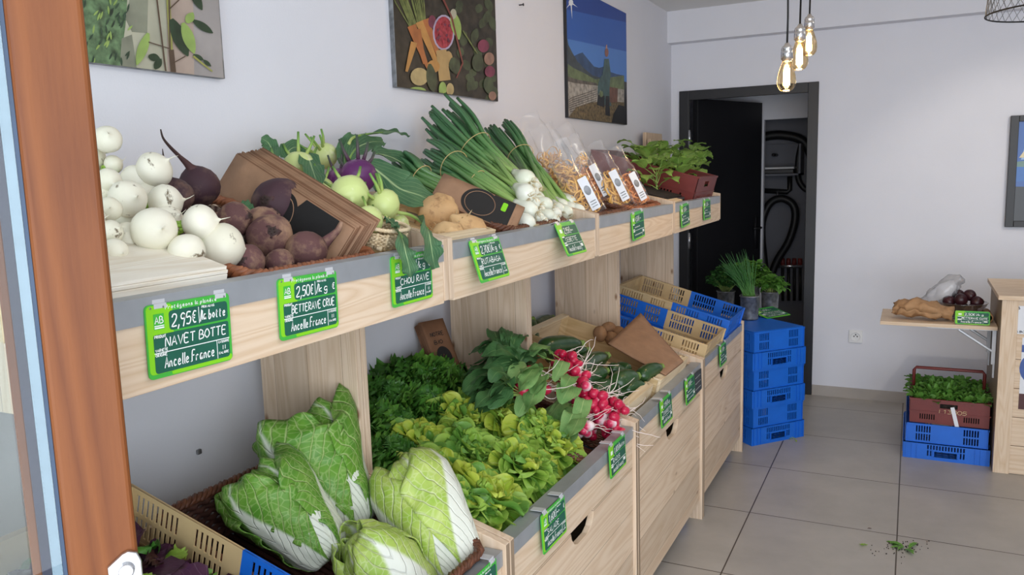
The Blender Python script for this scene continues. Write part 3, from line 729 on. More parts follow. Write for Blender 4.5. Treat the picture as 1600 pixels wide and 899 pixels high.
def cagette(L_, W_, H, label, mtx, group=None, slats=True, name='wooden_crate', solid=False):
    """light wooden produce crate: end boards across y at x = +-L/2, thin side slats, corner blocks"""
    t = thing(name, label, 'crate', mat=mtx, group=group)
    for sx in (-1, 1):
        MB().box((sx*L_/2-.011 if sx > 0 else -L_/2, -W_/2, H*.22 if H > .1 else 0), (sx*L_/2 if sx > 0 else -L_/2+.011, W_/2, H-.0065)).box((sx*L_/2-.030 if sx > 0 else -L_/2, -W_/2, H-.006), (sx*L_/2 if sx > 0 else -L_/2+.030, W_/2, H)).build('end_board', M['thin_wood_y'], t, False, bevel=.001)
    for sy in (-1, 1):
        y = sy*W_/2; y0, y1 = sorted((y, y-sy*.005))
        if solid: MB().box((-L_/2+.0115, y0, .004), (L_/2-.0115, y1, H-.006)).build('side_slat', M['thin_wood'], t, False)
        else:
            for z0, z1 in ((.004, H*.42), (H*.54, H*.96)):
                MB().box((-L_/2+.0115, y0, z0), (L_/2-.0115, y1, z1)).build('side_slat', M['thin_wood'], t, False)
    for sx in (-1, 1):
        for sy in (-1, 1):
            q = MB(); q.poly([(sx*(L_/2-.0115), sy*(W_/2-.0055)), (sx*(L_/2-.034), sy*(W_/2-.0055)), (sx*(L_/2-.0115), sy*(W_/2-.028))], .004, H*1.0)
            q.build('corner_block', M['thin_wood'], t, False)
    b = MB(); n = 5
    for i in range(n):
        y0 = -W_/2+.008+i*(W_-.016)/n; b.box((-L_/2+.0115, y0, .001), (L_/2-.0115, y0+(W_-.016)/n-.006, .0045))
    b.build('base_slats', M['thin_wood'], t, False)
    return t

# ------------------------------------------------------------------ handwriting: pen strokes on a 4 x 6 grid
GL = {
'0':'1,0 0,2 0,4 1,6 3,6 4,4 4,2 3,0 1,0', '1':'1,4.6 2.4,6 2.2,0', '2':'0,4.6 1,6 3,6 3.8,4.6 2.6,2.6 0,0 4,.2', '3':'0,6 3.6,6 1.6,3.6 3.6,2.6 3,.3 0,0',
'4':'3,0 3,6 0,2 4,2', '5':'3.8,6 .8,6 .4,3.4 2.8,3.6 3.8,2 2.6,0 0,.2', '6':'3.4,6 1,4 0,1.6 1.4,0 3.2,.4 3.6,2 2,3.2 .3,2.2', '7':'0,6 4,6 1.4,0|1,3 3.4,3.2', '8':'2,3.2 .4,4.6 2,6 3.6,4.6 2,3.2 0,1.4 2,0 4,1.4 2,3.2', '9':'3.6,5 2,6 .4,4.8 1,3.2 3,3.4 3.6,5 3.2,2 2.4,-1',
',':'1,.6 .2,-1.8', '.':'1.2,0 1.5,.3', '-':'.5,2.6 3,2.6', '/':'.6,-1 2.2,6.6', '€':'3.6,5.6 2,6 .8,4 .8,2 2,0 3.6,.4|0,3.6 2.8,3.8|0,2.4 2.6,2.5',
'A':'0,0 2,6 4,0|.7,2 3.3,2.2', 'B':'.3,0 .6,6 3,5.6 3,3.6 .6,3.2 3.6,2.6 3.6,.6 .3,0', 'C':'3.6,5 2,6 .4,4 .4,2 2,0 3.8,.8', 'D':'.4,0 .4,6 2.6,5.4 4,3 2.8,.6 .4,0', 'E':'3.6,6 .4,6 .4,0 3.6,0|.4,3.2 3,3.2', 'F':'3.8,6.2 .6,6 .3,0|.4,3.2 3,3.4', 'G':'3.6,5.2 2,6 .3,4 .3,1.8 2,0 3.8,1 3.8,2.8 2.4,2.8', 'H':'.3,0 .4,6|3.7,0 3.7,6|.3,3 3.7,3.2', 'I':'1,0 1.2,6', 'K':'.4,0 .4,6|3.6,6 .5,3 3.8,0', 'L':'.5,6 .3,0 3.6,.2', 'M':'0,0 .6,6 2,2 3.4,6 4,0', 'N':'.2,0 .4,6 3.6,0 3.8,6', 'O':'2,0 .2,2 .2,4 2,6 3.8,4 3.8,2 2,0', 'P':'.3,0 .5,6 3,5.8 3.6,4.4 2.8,3 .4,2.8', 'Q':'2,0 .2,2 .2,4 2,6 3.8,4 3.8,2 2,0|2.4,1.6 4,-.4', 'R':'.3,0 .5,6 3,5.8 3.4,4.4 2.6,3.2 .4,3 3.8,0', 'S':'3.6,5.2 2,6 .5,4.8 1.6,3.4 3.4,2.2 3,.4 .3,.2', 'T':'0,6 4,6.1|2,6 1.9,0', 'U':'.3,6 .4,1.4 2,0 3.6,1.2 3.7,6', 'V':'0,6 2,0 4,6', 'X':'0,0 4,6|0,6 4,0', 'Y':'0,6 2,3|4,6 1.4,0', 'Z':'0,6 4,6 0,0 4,0', 'É':'3.6,5 .4,5 .4,0 3.6,0|.4,2.6 3,2.6|1.8,6 3,7',
'a':'3,3 1.4,3.4 .3,1.6 1.2,0 2.8,1.6 3,3 3,.6 3.8,0', 'b':'.5,6 .4,0 2.4,.2 3,1.8 2,3 .5,2', 'c':'3,2.8 1.6,3.4 .4,1.8 1.4,0 3.2,.6', 'e':'.4,1.6 3,2 2.2,3.4 .8,2.8 .5,1.2 1.6,0 3.4,.6', 'g':'3,3 1.4,3.4 .4,1.8 1.4,.4 3,1.8 3,3 2.8,-1.6 1,-2 .5,-1', 'h':'.5,6 .4,0|.4,2 1.8,3.3 2.8,2.4 3,0', 'i':'1,3 1,0', 'k':'.5,6 .4,0|2.8,3 .6,1.4 3,0', 'l':'1,6 .8,.6 1.7,.2', 'n':'.3,3 .4,0|.4,2 1.8,3.3 2.8,2.2 3,.3 3.8,.3', 'o':'1.8,0 .4,1.6 1.8,3.3 3.2,1.6 1.8,0', 'p':'.5,3 .3,-2|.5,2.4 2.2,3.3 3,1.8 1.8,.2 .4,.8', 'r':'.4,3 .4,0|.4,1.8 1.6,3.2 2.8,2.8', 's':'2.8,3 1,3 .8,2 2.6,1.4 2.2,.1 .3,.2', 't':'1.2,5 1,.6 2.4,0|0,3.4 2.6,3.6', 'u':'.3,3 .5,.6 1.8,0 2.8,1 3,3 3,.2', 'é':'.4,1.6 3,2 2.2,3.4 .8,2.8 .5,1.2 1.6,0 3.4,.6|1.4,4.4 2.6,5.4', 'è':'.4,1.6 3,2 2.2,3.4 .8,2.8 .5,1.2 1.6,0 3.4,.6|1.2,5.4 2.4,4.4', '~':'0,2 1,3 2,1.4 3,3.2 4,1.6', 'II':'1,0 1,6|3,0 3,6',
}
def write(mb, text, x, y, w, h, pen=.0011, z=.0004, slant=.08, mi=0, jit=.25, seed=0):
    """stroke text into the box whose lower left corner is x, y"""
    rnd = random.Random(len(text)*31+seed)
    adv = [2.3 if c in ' .,I/il' else 4.9 for c in text]; sc = w/sum(adv); sy = h/6.0; cx = 0
    for c, a in zip(text, adv):
        if c in GL:
            for st in GL[c].split('|'):
                P = [tuple(float(t) for t in p.split(',')) for p in st.split()]
                P = [Vector((x+(cx+px+rnd.uniform(-jit,jit)*.3)*sc+slant*py*sy, y+(py+rnd.uniform(-jit,jit)*.4)*sy, z)) for px, py in P]
                n = len(P); V = []; F = []
                if n > 2 and len(st) > 14: P = smooth_path(P, 3); n = len(P)
                for i in range(n):
                    t = (P[min(n-1,i+1)]-P[max(0,i-1)]); t = t.normalized() if t.length > 1e-9 else Vector((1,0,0)); s = Vector((-t.y, t.x, 0))*pen*.5
                    V += [P[i]+s, P[i]-s]
                F = [(2*i, 2*i+1, 2*i+3, 2*i+2) for i in range(n-1)]
                mb.add([tuple(v) for v in V], F, None, mi)
        cx += a
def rr(x0, y0, x1, y1, r, n=4):
    out = []
    for cx, cy, a0 in ((x1-r,y0+r,-90),(x1-r,y1-r,0),(x0+r,y1-r,90),(x0+r,y0+r,180)):
        out += [(cx+r*math.cos(R(a0+90*i/n)), cy+r*math.sin(R(a0+90*i/n))) for i in range(n+1)]
    return out
def price_label(label, mtx, price, unit, prod, detail=True, lw=.146, lh=.100, origin='Ancelle.France', clips=True, seed=0, cat='price label', unit2='', lying=False):
    """local x to the right, y up from the lower edge, z out of the face"""
    t = thing('price_label', label, cat, mat=mtx, group='green price labels')
    MB().poly(rr(0,0,lw,lh,.007), -.002, 0).build('plate', M['green'], t, False)
    k = lambda a: a*lw; j = lambda b: b*lh
    q = MB().poly(rr(k(.012),j(.06),k(.30),j(.985),.006), 0, .0003).poly(rr(k(.25),j(.012),k(.99),j(.10),.003), 0, .0003); q.build('lime_print', M['lime'], t, False)
    q = MB(); q.poly(rr(k(.255),j(.62),k(.965),j(.885),.005), 0, .0006).poly(rr(k(.07),j(.345),k(.965),j(.59),.003), 0, .0006).poly(rr(k(.07),j(.065),k(.965),j(.335),.005), 0, .0006)
    q.build('chalk_panel', M['slate_green'], t, False)
    g = MB()
    if detail: g.poly(rr(k(.085),j(.66),k(.20),j(.87),.001), .0003, .0006)
    g.build('logo_field', M['green'], t, False) if detail else None
    q = MB(); Z = .0010; pen = .0017
    write(q, price, k(.28), j(.665), k(.30)*len(price)/5.0, j(.16), pen*1.15, Z, seed=seed)
    write(q, unit, k(.61), j(.68), k(min(.33, .10+.045*len(unit))), j(.13), pen, Z, seed=seed+1)
    if unit2: write(q, unit2, k(.90), j(.69), k(.06), j(.10), pen, Z)
    write(q, prod, k(.19), j(.41), k(min(.75,.075*len(prod)+.06)), j(.125), pen, Z, seed=seed+2)
    write(q, origin, k(.17), j(.125), k(.60), j(.15), pen, Z, seed=seed+3)
    q.build('handwriting', M['chalk'], t, False)
    p = MB()
    p.box((k(.07),j(.335),.0006),(k(.965),j(.347),.0009)).box((k(.80),j(.07),.0006),(k(.806),j(.335),.0009)).box((k(.60),j(.64),.0006),(k(.606),j(.87),.0009))
    if detail:
        write(p, 'Protégeons la planète', k(.22), j(.915), k(.62), j(.055), .0009, .0005)
        write(p, 'PRODUIT', k(.08), j(.545), k(.13), j(.035), .0009, Z, 0)
        write(p, 'VARIÉTÉ', k(.08), j(.36), k(.14), j(.035), .0009, Z, 0)
        write(p, 'ORIGINE', k(.08), j(.295), k(.13), j(.035), .0009, Z, 0)
        write(p, 'CATÉGORIE', k(.82), j(.29), k(.14), j(.03), .0008, Z, 0); write(p, 'II', k(.86), j(.19), k(.06), j(.06), .0011, Z, 0); write(p, 'CALIBRE', k(.82), j(.13), k(.13), j(.03), .0008, Z, 0)
        write(p, 'PRIX AU KG', k(.64), j(.845), k(.16), j(.03), .0008, Z, 0)
        write(p, 'AB', k(.095), j(.74), k(.10), j(.09), .0014, Z, 0); p.box((k(.09),j(.67),.0006),(k(.195),j(.69),.0009)).box((k(.09),j(.70),.0006),(k(.195),j(.715),.0009))
    else:
        for yy in (.55, .37, .30): p.box((k(.08),j(yy),.0006),(k(.19),j(yy+.035),.0009))
        p.box((k(.83),j(.20),.0006),(k(.93),j(.29),.0009)).box((k(.095),j(.69),.0003),(k(.19),j(.80),.0009))
    p.build('printed_text', M['chalk'], t, False)
    if clips:
        for a in (.10, .82):
            q = MB(); q.box((k(a)-.0,j(1)-.006,-.0035),(k(a)+.020,j(1)+.006,-.0021)).box((k(a),j(1)+.0046,-.035),(k(a)+.020,j(1)+.006,-.0022)).box((k(a),j(1)-.006,-.0021),(k(a)+.020,j(1)+.0005,.0006))
            q.build('hanging_clip', M['clip'], t, False)
        q = MB()
        for a in (.06, .20, .78, .93): q.tube([(k(a),j(.955),0),(k(a),j(.955),.0008)], .0016, 8)
        q.build('rivet', M['zinc_dull'], t)
    return t
LABM = frame((0,0,0), (0,1,0), (0,0,1), (1,0,0))   # label facing +x: right is +y
def lab_on(x, u, v, roll=0, tilt=0):
    """label hanging with its upper left corner at pixel (u, v) on the plane x; tilt swings its foot outwards"""
    p = at(u, v, 0, x)
    return Matrix.Translation(p) @ Matrix.Rotation(R(-tilt), 4, 'Y') @ LABM @ Matrix.Rotation(R(roll), 4, 'Z') @ Matrix.Translation((0,-.100,0))
# ------------------------------------------------------------------ vegetables: skins and leaves
V_ = {}
V_['turnip'] = spotted('white turnip skin', srgb(238,234,218), srgb(226,222,200), srgb(112,98,76), 20, (.61,.67), .42, 8, .06, (1,1,2.2))
V_['turnip_stem'] = plain('cut turnip stems', srgb(150,190,70), .5, var=.15, scale=40)
V_['beet'] = spotted('earthy beetroot skin', srgb(112,76,76), srgb(92,62,60), srgb(156,124,100), 18, (.47,.64), .75, 6, .45)
V_['beet_d'] = spotted('dark beetroot skin', srgb(72,46,54), srgb(58,38,46), srgb(118,92,80), 16, (.52,.70), .66, 7, .35)
V_['beet_tail'] = gradm('beet tail root', [(0, srgb(90,58,60)), (.5, srgb(70,48,46)), (1, srgb(52,40,34))], .7)
V_['kohl'] = spotted('pale green kohlrabi skin', srgb(208,218,148), srgb(190,206,128), srgb(226,226,190), 14, (.56,.66), .38, 6, .04)
V_['kohl_p'] = spotted('purple kohlrabi skin', srgb(84,32,86), srgb(110,50,110), srgb(168,128,160), 14, (.60,.74), .36, 6, .04)
V_['stalk'] = gradm('green stalk', [(0, srgb(196,210,130)), (.5, srgb(140,176,84)), (1, srgb(96,140,66))], .45)
V_['stalk_p'] = gradm('purple stalk', [(0, srgb(90,50,80)), (1, srgb(70,90,70))], .45)
V_['kohl_leaf'] = leafm('grey green kohlrabi leaf', srgb(84,124,84), srgb(54,96,66), srgb(176,200,146), .09, 5, rough=.5, trans=.15, vs=.35, noise_s=16)
V_['ruta'] = spotted('tan rutabaga skin', srgb(224,190,140), srgb(198,156,108), srgb(150,112,76), 30, (.54,.68), .65, 8, .35)
V_['onion_leaf'] = gradm('spring onion leaf', [(0, srgb(236,240,214)), (.10, srgb(196,216,130)), (.28, srgb(156,188,104)), (.5, srgb(104,148,86)), (.75, srgb(76,122,76)), (1, srgb(62,106,70))], .3, .28, .2)
V_['onion_bulb'] = spotted('white onion bulb', srgb(240,240,228), srgb(226,230,206), srgb(206,196,160), 18, (.64,.74), .28, 8, .03, (1,1,.35), .3)
V_['root'] = plain('dry root hairs', srgb(206,188,146), .8)
V_['cab_o'] = leafm('outer cabbage leaf', srgb(118,168,62), srgb(88,146,48), srgb(236,241,226), .12, 6, srgb(190,214,138), .36, .2, .75, 22, base=.42, vang=1.7, bpow=2.0, vw=.10, bump=.7, net=13)
V_['cab_i'] = leafm('inner cabbage leaf', srgb(196,216,112), srgb(160,196,74), srgb(242,245,232), .13, 6, srgb(230,238,186), .36, .2, .7, 22, base=.50, vang=1.7, bpow=1.5, vw=.10, bump=.7, net=13)
V_['cab_rib'] = gradm('white cabbage rib', [(0, srgb(244,246,238)), (.5, srgb(236,242,222)), (1, srgb(200,218,150))], .3, .04, .1)
V_['let_y'] = leafm('yellow green lettuce leaf', srgb(196,214,72), srgb(168,202,58), srgb(214,228,140), .08, 5, rough=.34, trans=.38, vs=.25, noise_s=20, edge=srgb(210,222,96))
V_['let_m'] = leafm('bright green lettuce leaf', srgb(146,190,70), srgb(118,170,56), srgb(184,214,116), .08, 5, rough=.34, trans=.36, vs=.25, noise_s=20, edge=srgb(172,206,92))
V_['let_g'] = leafm('deep green lettuce leaf', srgb(104,158,64), srgb(78,136,50), srgb(156,196,106), .08, 5, rough=.34, trans=.32, vs=.25, noise_s=20, edge=srgb(128,176,80))
V_['fris'] = leafm('dark curly lettuce leaf', srgb(84,138,52), srgb(60,112,42), srgb(130,176,86), .05, 5, rough=.4, trans=.22, vs=.1, noise_s=24)
V_['fris_l'] = leafm('mid green curly lettuce leaf', srgb(108,160,60), srgb(80,136,48), srgb(150,190,96), .05, 5, rough=.4, trans=.22, vs=.1, noise_s=24)
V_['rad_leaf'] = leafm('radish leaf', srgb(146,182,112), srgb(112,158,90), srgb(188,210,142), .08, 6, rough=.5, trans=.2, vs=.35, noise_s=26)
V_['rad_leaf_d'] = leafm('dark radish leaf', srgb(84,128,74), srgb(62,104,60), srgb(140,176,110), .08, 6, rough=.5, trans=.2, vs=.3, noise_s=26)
V_['radish'] = gradm('pink and white radish', [(0, srgb(176,24,62)), (.45, srgb(206,34,74)), (.62, srgb(216,66,100)), (.72, srgb(240,220,220)), (1, srgb(236,224,206))], .3, .08, .2)
V_['radish_w'] = gradm('white ended radish', [(0, srgb(190,30,70)), (.25, srgb(220,60,100)), (.42, srgb(246,226,228)), (1, srgb(236,224,206))], .3, .05, .2)
V_['courg'] = spotted('dark green courgette skin', srgb(32,62,30), srgb(46,82,38), srgb(92,130,72), 60, (.60,.74), .28, 7, .04, (1,1,.5), .25)
V_['courg_stem'] = plain('courgette stalk', srgb(120,150,70), .6, var=.15)
V_['mix_p'] = leafm('purple salad leaf', srgb(78,40,66), srgb(58,28,48), srgb(120,84,110), .06, 5, rough=.35, trans=.12, vs=.3, noise_s=20)
V_['mix_b'] = leafm('brown red salad leaf', srgb(84,48,46), srgb(60,36,36), srgb(120,100,70), .06, 5, rough=.4, trans=.12, vs=.2, noise_s=20)
V_['seed_leaf'] = leafm('seedling leaf', srgb(164,196,100), srgb(126,172,76), srgb(196,214,140), .05, 5, rough=.45, trans=.3, vs=.3, noise_s=26)
V_['seed_dark'] = leafm('dark curly seedling leaf', srgb(92,112,56), srgb(70,90,46), srgb(130,150,90), .05, 5, rough=.5, trans=.2, vs=.2, noise_s=30)
V_['herb'] = leafm('herb leaf', srgb(116,166,70), srgb(82,138,54), srgb(130,176,90), .06, 5, rough=.45, trans=.25, vs=.25, noise_s=30)
V_['herb_d'] = leafm('dark herb leaf', srgb(60,112,52), srgb(44,90,42), srgb(100,150,76), .06, 5, rough=.45, trans=.2, vs=.2, noise_s=30)
V_['chive'] = gradm('chive blade', [(0, srgb(110,160,80)), (.5, srgb(66,124,58)), (1, srgb(60,112,60))], .4, .15)
V_['potato'] = spotted('earthy potato skin', srgb(150,112,78), srgb(126,92,64), srgb(96,72,52), 20, (.55,.7), .75, 8, .2)
V_['cooked'] = spotted('cooked beetroot skin', srgb(60,24,30), srgb(44,20,24), srgb(96,58,52), 14, (.6,.75), .32, 8, .1)
V_['pasta'] = plain('golden dried pasta', srgb(246,190,96), .5, var=.10, scale=40)
V_['pasta_r'] = plain('orange dried pasta', srgb(232,150,84), .5, var=.12, scale=40)
NU = lambda s: np.asarray(s, float)
RNG = np.random.default_rng(7)
def noisy(X, amp, freq, seed=0):
    """gentle 3-d noise on an array of points"""
    sh = X.shape; P = X.reshape(-1, 3)
    O = np.array([mnoise.noise_vector(Vector(p)*freq+Vector((seed*3.1, seed*1.7, seed))) for p in P])
    return (P+O*amp).reshape(sh)
def leaf_grid(L_, W_, el0, curl, nu=8, nv=9, cup=.3, ruff=.0, rf=3.0, ph=0, prof=None, tipround=True, twist=0, base_r=.0, edge_pow=2, spoon=False):
    """leaf growing from the origin: local +x outwards, z up. el0 start elevation, curl total bend (rad, + bends outwards/down)"""
    s = np.linspace(0, 1, nu); t = np.linspace(-1, 1, nv)
    if spoon: s = np.sin(s*PI/2)
    if spoon: wd = np.where(s < .58, .34+.66*np.sin(np.clip(s/.58, 0, 1)*PI/2)**1.4, np.sqrt(np.clip(1-((s-.58)/.42)**2, .0, 1)))
    elif prof is None:
        wd = np.sin(PI*np.clip(s*.86+.10, 0, 1))**.75
    else: wd = np.interp(s, np.linspace(0, 1, len(prof)), prof)
    el = el0 - curl*s
    ds = np.diff(s)*L_
    rx = np.concatenate([[0], np.cumsum(np.cos(el[:-1])*ds)])+base_r; rz = np.concatenate([[0], np.cumsum(np.sin(el[:-1])*ds)])
    X = np.zeros((nu, nv, 3))
    S, T = np.meshgrid(s, t, indexing='ij')
    y = W_*wd[:, None]*T
    # round the tip: middle reaches further than the corners
    adv = -L_*.16*(np.abs(T)**2.2)*S**2 if tipround else 0*S
    nx, nz = -np.sin(el)[:, None], np.cos(el)[:, None]
    off = cup*W_*wd[:, None]*np.abs(T)**2
    off = off + ruff*(np.abs(T)**edge_pow*.9+.25*S**3)*(.25+.75*S)*np.sin(rf*PI*2*S+T*3.0+ph) + ruff*.7*S**4*np.sin(rf*1.5*PI*T+ph*2)
    X[..., 0] = rx[:, None]+nx*off+adv*np.cos(el)[:, None]
    X[..., 1] = y + ruff*.35*np.abs(T)*np.cos(rf*PI*2*S+ph)*np.sign(T)
    X[..., 2] = rz[:, None]+nz*off+adv*np.sin(el)[:, None]
    return X
def blade(mb, path, W_, up, mi=0, prof=None, nv=7, cup=.15, ruff=0, rf=3, ph=0, n=5):
    """leaf blade laid along a path of points"""
    P = smooth_path([Vector(p) for p in path], n); k = len(P)
    if prof is None: prof = [.15, .75, 1, .95, .7, .12]
    X = np.zeros((k, nv, 3)); t = np.linspace(-1, 1, nv)
    for i in range(k):
        d = (P[min(k-1,i+1)]-P[max(0,i-1)]).normalized(); s = i/(k-1)
        u = Vector(up)-d*d.dot(Vector(up)); u = u.normalized() if u.length > 1e-4 else d.orthogonal().normalized()
        sd = d.cross(u); w_ = W_*np.interp(s, np.linspace(0, 1, len(prof)), prof)
        for j in range(nv):
            q = P[i]+sd*(w_*t[j])+u*(cup*w_*abs(t[j])**2+ruff*abs(t[j])**1.5*math.sin(rf*2*PI*s+t[j]*2+ph))
            X[i, j] = q
    mb.grid(X, mi=mi)
GOLD = PI*(3-math.sqrt(5))
def rosette(seed, n, L0, L1, W0, W1, e_in, e_out, c_in, c_out, ruff, rf, cup, mats_pick, nu=8, nv=9, squash=1.0, z0=.0, prof=None, spoon=False):
    rnd = random.Random(seed); mb = MB()
    for k in range(n):
        q = (k+.5)/n; e = e_in+(e_out-e_in)*q+rnd.uniform(-.12,.12); c = c_in+(c_out-c_in)*q+rnd.uniform(-.25,.25)
        Lk = (L0+(L1-L0)*q)*rnd.uniform(.88,1.12); Wk = (W0+(W1-W0)*q)*rnd.uniform(.85,1.15)
        X = leaf_grid(Lk, Wk, e, c, nu, nv, cup*rnd.uniform(.6,1.3), ruff*rnd.uniform(.7,1.3), rf*rnd.uniform(.8,1.2), rnd.uniform(0,6.3), base_r=.004+.012*q, prof=prof, spoon=spoon, tipround=not spoon)
        Mx = Matrix.Translation((0,0,z0)) @ Matrix.Rotation(k*GOLD+rnd.uniform(-.2,.2), 4, 'Z') @ Matrix.Rotation(rnd.uniform(-.15,.15), 4, 'X')
        mb.grid(X, mi=mats_pick(q, rnd), M=Mx)
    return mb
def sphere_prof(r, n=12, flat=1.0, p=1.0):
    return [(r*max(0,math.sin(PI*i/n))**p, -r*flat*math.cos(PI*i/n)) for i in range(n+1)]
def head_lettuce(seed, kind):
    if kind == 'yellow': pick = lambda q, r: 0 if r.random() < .9-q*.75 else (1 if r.random() < .8 else 2)
    elif kind == 'mid': pick = lambda q, r: 0 if r.random() < .35-q*.3 else (1 if r.random() < .75 else 2)
    else: pick = lambda q, r: 1 if r.random() < .45 else 2
    mb = rosette(seed, 64, .050, .108, .018, .037, 1.5, .30, .4, 1.35, .0062, 1.5, .42, pick, 11, 11, z0=-.035, spoon=True)
    return mb, [V_['let_y'], V_['let_m'], V_['let_g']]
def curly_lettuce(seed, light=.4):
    pick = lambda q, r: 1 if r.random() < light*(1.2-q) else 0
    mb = rosette(seed, 58, .05, .11, .026, .046, 1.5, .2, .5, 1.2, .012, 3.2, .2, pick, 9, 13, z0=-.03, prof=[.3,.4,.6,.95,1.1,1.0,.6])
    return mb, [V_['fris'], V_['fris_l']]
# ------------------------------------------------------------------ upper trays: turnips
UPX = .6098
def up_at(u, v, x): return at(u, v, 0, x)
p0 = slope('up', .165, .728, .0)
basket_mat = tray_mat
tc_ = cagette(.32, .33, .058, 'white wooden crate under the heap of turnips, nearest the door post', tray_mat(p0), solid=True)
for c_ in kids(tc_):
    if c_.name.startswith('end_board'): c_.data.materials[0] = M['white_wood']
lid = tag(MB().box((-.158,-.163,.0585),(.158,.163,.0635)).build('crate_lid', M['white_wood'], None, False), 'thin wooden sheet lying on the turnip crate', 'board'); lid.matrix_world = tray_mat(p0)
def make_turnip():
    t = thing('turnip', '', 'turnip')
    r = .035; pr = [(r*math.sin(PI*i/16)*(1.0 if i < 9 else 1-.05*math.sin(PI*(i-8)/8)), -r*.92*math.cos(PI*i/16)) for i in range(17)]
    pr = [(0, -r*1.12), (.0016, -r*1.08), (.004, -r*.965)] + pr[2:]
    q = MB(); q.lathe(pr, 28, wob=.05, seed=3); q.tube([(0,0,-r*1.08),(.002,0,-r*1.3),(.006,0,-r*1.55)], [.0014,.0008,.0003], 6)
    q.build('turnip_root', V_['turnip'], t)
    s = MB()
    for k in range(7):
        a = k*2*PI/7; s.tube([(.006*math.cos(a),.006*math.sin(a),r*.84),(.011*math.cos(a),.011*math.sin(a),r*(1.05+.12*(k % 3)))], [.0045,.0035], 7)
    s.build('stem_stub', V_['turnip_stem'], t)
    return t
TUR = [ # u, v, radius px, plane x, root direction, label
 (168,218,19,.24,(.5,-.3,.2),'topmost white turnip of the heap, touching the door post'),
 (177,257,13,.22,(.3,.6,.3),'small white turnip just below the topmost one, half hidden'),
 (169,283,18,.31,(.8,-.2,-.2),'white turnip two below the top of the heap, against the door post'),
 (241,266,25,.30,(.7,.3,.5),'white turnip highest on the right side of the heap'),
 (212,283,22,.27,(.2,.9,.3),'white turnip partly hidden behind two others near the heap top'),
 (199,311,26,.36,(.9,-.2,.1),'white turnip in the middle of the heap below the half hidden one'),
 (258,316,25,.36,(.6,.7,.1),'white turnip touching the purple beetroot behind the heap'),
 (171,327,17,.40,(.7,-.5,.1),'white turnip at mid height against the door post'),
 (173,363,17,.44,(.8,.1,.3),'white turnip low in the heap against the door post'),
 (199,371,21,.42,(.6,-.6,.3),'shaded white turnip left of the largest front one'),
 (179,393,18,.47,(.9,-.1,-.1),'lowest white turnip beside the door post, on the crate edge'),
 (241,359,31,.46,(.85,-.35,.05),'large white turnip with soil specks facing the room'),
 (313,349,26,.47,(.8,.5,.15),'white turnip resting on two others with green stems beside it'),
 (291,394,26,.50,(.75,-.1,-.45),'white turnip at the front edge of the crate with a dark soil patch'),
 (346,386,33,.49,(.5,.85,-.2),'large white turnip at the right end of the heap beside the beetroot'),
 (140,395,20,.48,(.8,.1,.1),'white turnip mostly hidden behind the door post, low down'),
 (142,345,21,.42,(.8,.1,.1),'white turnip hidden behind the door post at mid height'),
 (238,402,20,.44,(.3,.2,.9),'turnip hidden under the large speckled one'),
 (158,305,18,.30,(.8,.1,.1),'white turnip behind the post between the two upper left ones'),
 (200,340,22,.33,(.8,.1,.3),'white turnip in the dark gap left of the largest front one'),
 (226,300,22,.28,(.8,.1,.3),'white turnip deep in the heap behind the upper right one'),
 (262,345,22,.38,(.8,.1,.3),'white turnip behind the large speckled one, mostly covered'),
 (160,402,18,.45,(.8,.1,.3),'white turnip on the crate, cut by the post edge')]
tp = make_turnip()
for i, (u, v, r, x, d, lab) in enumerate(TUR):
    p = at(u, v, 0, x); sc = pxr(r, p)/.0308
    mx = aim(p, Vector((-d[0],-d[1],-d[2])), i*1.3, sc)
    if i == 0: tp.matrix_world = mx; tag(tp, lab, 'turnip', 'white turnips')
    else: dup(tp, lab, mx, group='white turnips')
top_ = at(168, 218, 0, .24)
for i, (dx_, dy_, z, sc, lab) in enumerate([(-.06,.0,1.575,.95,'white turnip inside the heap, right under the topmost one'), (-.04,.02,1.515,1.0,'white turnip at the wall side of the heap bottom'), (-.07,-.05,1.52,.95,'white turnip nearest the wall behind the door post')]):
    dup(tp, lab, aim((top_.x+dx_, top_.y+dy_, z), (math.sin(i*2.1), math.cos(i*1.7), .4), i, sc), group='white turnips')
# ------------------------------------------------------------------ beetroots in their basket
bc = slope('up', .235, 1.125, .0)
basket(.46, .36, .034, M['wicker_d'], 'dark wicker basket of earthy beetroots beside the turnips', tray_mat(bc), M['wicker_l'])
def make_beet(mat, name='beetroot'):
    t = thing(name, '', 'beetroot'); r = .04
    pr = [(0,-r*1.25),(.004,-r*1.2),(.010,-r*1.06),(.021,-r*.9),(.032,-r*.62),(.038,-r*.3),(.040,0),(.0385,r*.3),(.032,r*.6),(.022,r*.8),(.012,r*.9),(.010,r*.96),(0,r*.97)]
    MB().lathe(pr, 26, wob=.10, seed=5).build('beet_root', mat, t)
    MB().tube([(0,0,-r*1.1),(.001,0,-r*1.5),(.004,.002,-r*2.1),(.012,.004,-r*2.8)], [.0085,.0055,.003,.0008], 9).build('tail', V_['beet_tail'], t)
    s = MB()
    s.lathe([(.0125,r*.84),(.0115,r*.93),(.008,r*.985),(.0,r*1.0)], 14, wob=.5, seed=2, freq=2)
    for k in range(5): a = k*1.26; s.tube([(.004*math.cos(a),.004*math.sin(a),r*.95),(.005*math.cos(a),.005*math.sin(a),r*1.03)], [.0022,.0015], 5)
    s.build('crown', V_['beet_tail'], t)
    return t
